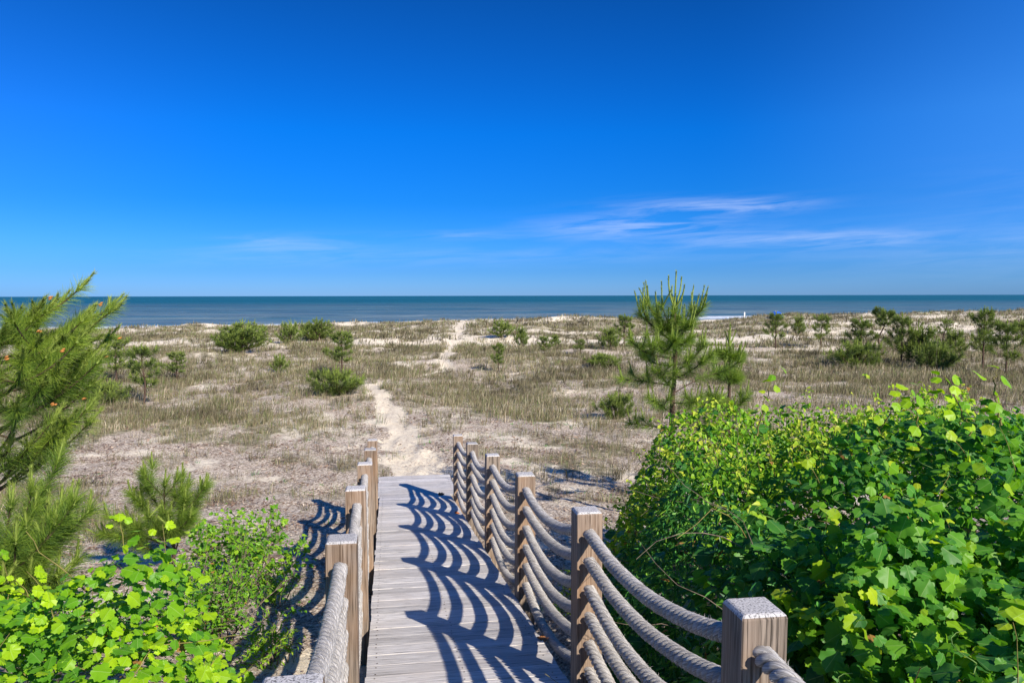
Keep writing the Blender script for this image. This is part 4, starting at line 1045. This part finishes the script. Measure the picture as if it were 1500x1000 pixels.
# sparse small tufts on the near sand
x, y = scatter_ground(r, 16000, 5, 17, lambda x, y: .10 + .35 * sstep(.5, .7, fbm(x * .7, y * .7, 121, 3)))
k = clear_of_deck(x, y, .05) & (path_field(x, y) < .3); x, y = x[k], y[k]
stuff('grass_tufts', blades(r, x, y, 9, .085, .0045, .1, .1, 1, .8, .05), m_grass, 'small sparse dry grass tufts on the near sand beside the ramp', 'grass')
x, y = scatter_ground(r, 9500, 5, 34, lambda x, y: sstep(.55, .70, fbm(x * .9 + 7, y * .9, 131, 3)))
k = clear_of_deck(x, y, .05) & (path_field(x, y) < .5); x, y = x[k], y[k]
bb = blades(r, x, y, 8, .085, .009, .1, .0, .5, 1.0, .07)
stuff('ground_weeds', bb, m_lance, 'tiny green weeds dotted over the litter covered sand', 'ground cover')
# litter: needles, leaf bits and twigs lying flat
def litter(r, n, y0, y1, L, w, dens):
    x, y = scatter_ground(r, n, y0, y1, dens); k = clear_of_deck(x, y, -.3) ; x, y = x[k], y[k]; n = len(x)
    z = ground(x, y) + r.uniform(.002, .030, n); a = r.normal(.5, 1.0, n); LL = L * r.uniform(.3, 1.3, n); ww = w * r.uniform(.4, 1.6, n)
    d = np.stack([np.cos(a), np.sin(a), r.normal(0, .18, n)], -1) * LL[:, None] / 2; s = np.stack([-np.sin(a), np.cos(a), r.normal(0, .4, n)], -1) * ww[:, None] / 2
    p = np.stack([x, y, z], -1); V = np.stack([p - d - s * .5, p - d * .2 + s, p + d, p + d * .1 - s], 1).reshape(-1, 3)
    B = Bag(); tn = np.repeat(r.random(n) ** 1.3, 4); B.add(V, None, (np.arange(n) * 4)[:, None] + np.arange(4)[None], np.stack([tn * 0, tn * 0 + .5, tn], -1)); return B
lb = [litter(r, 110000, 1.5, 9, .05, .010, lambda x, y: (.06 + .75 * litter_amount(x, y)) * sstep(.38, .62, fbm(x * 4, y * 4, 171, 3))),
      litter(r, 170000, 8, 18, .075, .016, lambda x, y: (.10 + .75 * litter_amount(x, y)) * sstep(.38, .62, fbm(x * 3, y * 3, 172, 3))),
      litter(r, 110000, 17, 34, .12, .030, lambda x, y: (.06 + .6 * litter_amount(x, y)) * sstep(.38, .62, fbm(x * 2, y * 2, 173, 3)))]
stuff('plant_litter', merge(lb), m_litter, 'brown dry leaf and twig litter strewn over the sand', 'litter')

# ------------------------------------------------------------------ beach things far off
def tent():
    u, Y = 1137, 104.0; X = (u - 750) / 1170.2 * Y; 
    Y = ridge_y(X) + 3; X = (u - 750) / 1170.2 * Y; gz = float(ground(X, Y)); zt = CZ - (456.5 - 433) / 1170.2 * Y
    g = max(gz, zt - 1.5); root = thing('beach_tent', 'small blue dome beach tent on the dune crest at the edge of the sea', 'tent', (X, Y, g))
    w, h, d = .85, zt - g, .8; B = Bag(); n, m = 16, 8; V = []
    for j in range(m + 1):
        ph = j / m * math.pi / 2
        for i in range(n): a = i / n * 2 * math.pi; V.append((w * math.cos(ph) ** .8 * math.cos(a), d * math.cos(ph) ** .8 * math.sin(a), h * math.sin(ph)))
    Q = [(j * n + i, j * n + (i + 1) % n, (j + 1) * n + (i + 1) % n, (j + 1) * n + i) for j in range(m) for i in range(n) if not (j < 4 and i in (11, 12, 13))]
    B.add(V, None, Q); obj('canopy', B.mesh('canopy', m_tent, True), root)
    pb = Bag()
    for a in (math.pi / 4, 3 * math.pi / 4):
        q = np.array([(w * 1.02 * math.cos(t) * math.cos(a), d * 1.02 * math.cos(t) * math.sin(a), h * 1.01 * math.sin(t)) for t in np.linspace(0, math.pi, 15)])
        V, T, Q = tube(q, np.full(15, .02), 5); pb.add(V, T, Q)
    obj('poles', pb.mesh('poles', m_white, True), root)
tent()
def marker():
    Y = 108.0; X = (1090.5 - 750) / 1170.2 * Y; g = CZ - (465 - 433) / 1170.2 * Y; gz = float(ground(X, Y)); top = CZ - (457.5 - 433) / 1170.2 * Y
    root = thing('marker_post', 'thin white marker post on the dune crest left of the blue tent', 'post', (X, Y, gz))
    B = Bag(); w = .08; z = top - gz
    V = [(sx_ * w, sy_ * w, zz) for zz in (-.3, z - .05) for sx_, sy_ in ((-1, -1), (1, -1), (1, 1), (-1, 1))] + [(0, 0, z)]
    B.add(V, [(4, 5, 8), (5, 6, 8), (6, 7, 8), (7, 4, 8)], [(0, 1, 5, 4), (1, 2, 6, 5), (2, 3, 7, 6), (3, 0, 4, 7)])
    obj('post', B.mesh('post', m_white), root)
marker()

# ------------------------------------------------------------------ fallen leaves on the boards
m_dead = leaf_mat('dead_leaf', [(0, (.16, .07, .035)), (.6, (.32, .14, .06)), (1, (.55, .16, .05))], .1, .7, veins=False, tcol=(1, .8, .5))
for (t_, l_, sz, tn, lab) in ((12.55, .78, .10, .2, 'curled brown leaf lying on the far boards near the last right post'), (10.6, .93, .075, 1.0, 'small red leaf on the boards beside the fifth right post'),
                              (5.05, .98, .07, .5, 'brown leaf at the foot of the third right post')):
    p = wk(np.array([t_]), l_, .012)[0]; root = thing('fallen_leaf', lab, 'leaf', tuple(p))
    r = np.random.default_rng(int(t_ * 10)); V, T = tpl_grape(int(t_ * 7), 15, .12, .05); V = V.copy(); V[:, 2] = V[:, 2] * -1.6 + .05
    B = place([(V, T)], p[None], np.array([[.2, -.3, 1.]]), np.array([[math.cos(t_), math.sin(t_), 0]]), np.array([sz]), np.array([tn]), r)
    lo_ = min(v[:, 2].min() for v in B.V); B.V = [v + (0, 0, p[2] - .008 - lo_) for v in B.V]
    finish(root, B, 'leaf_blade', m_dead)
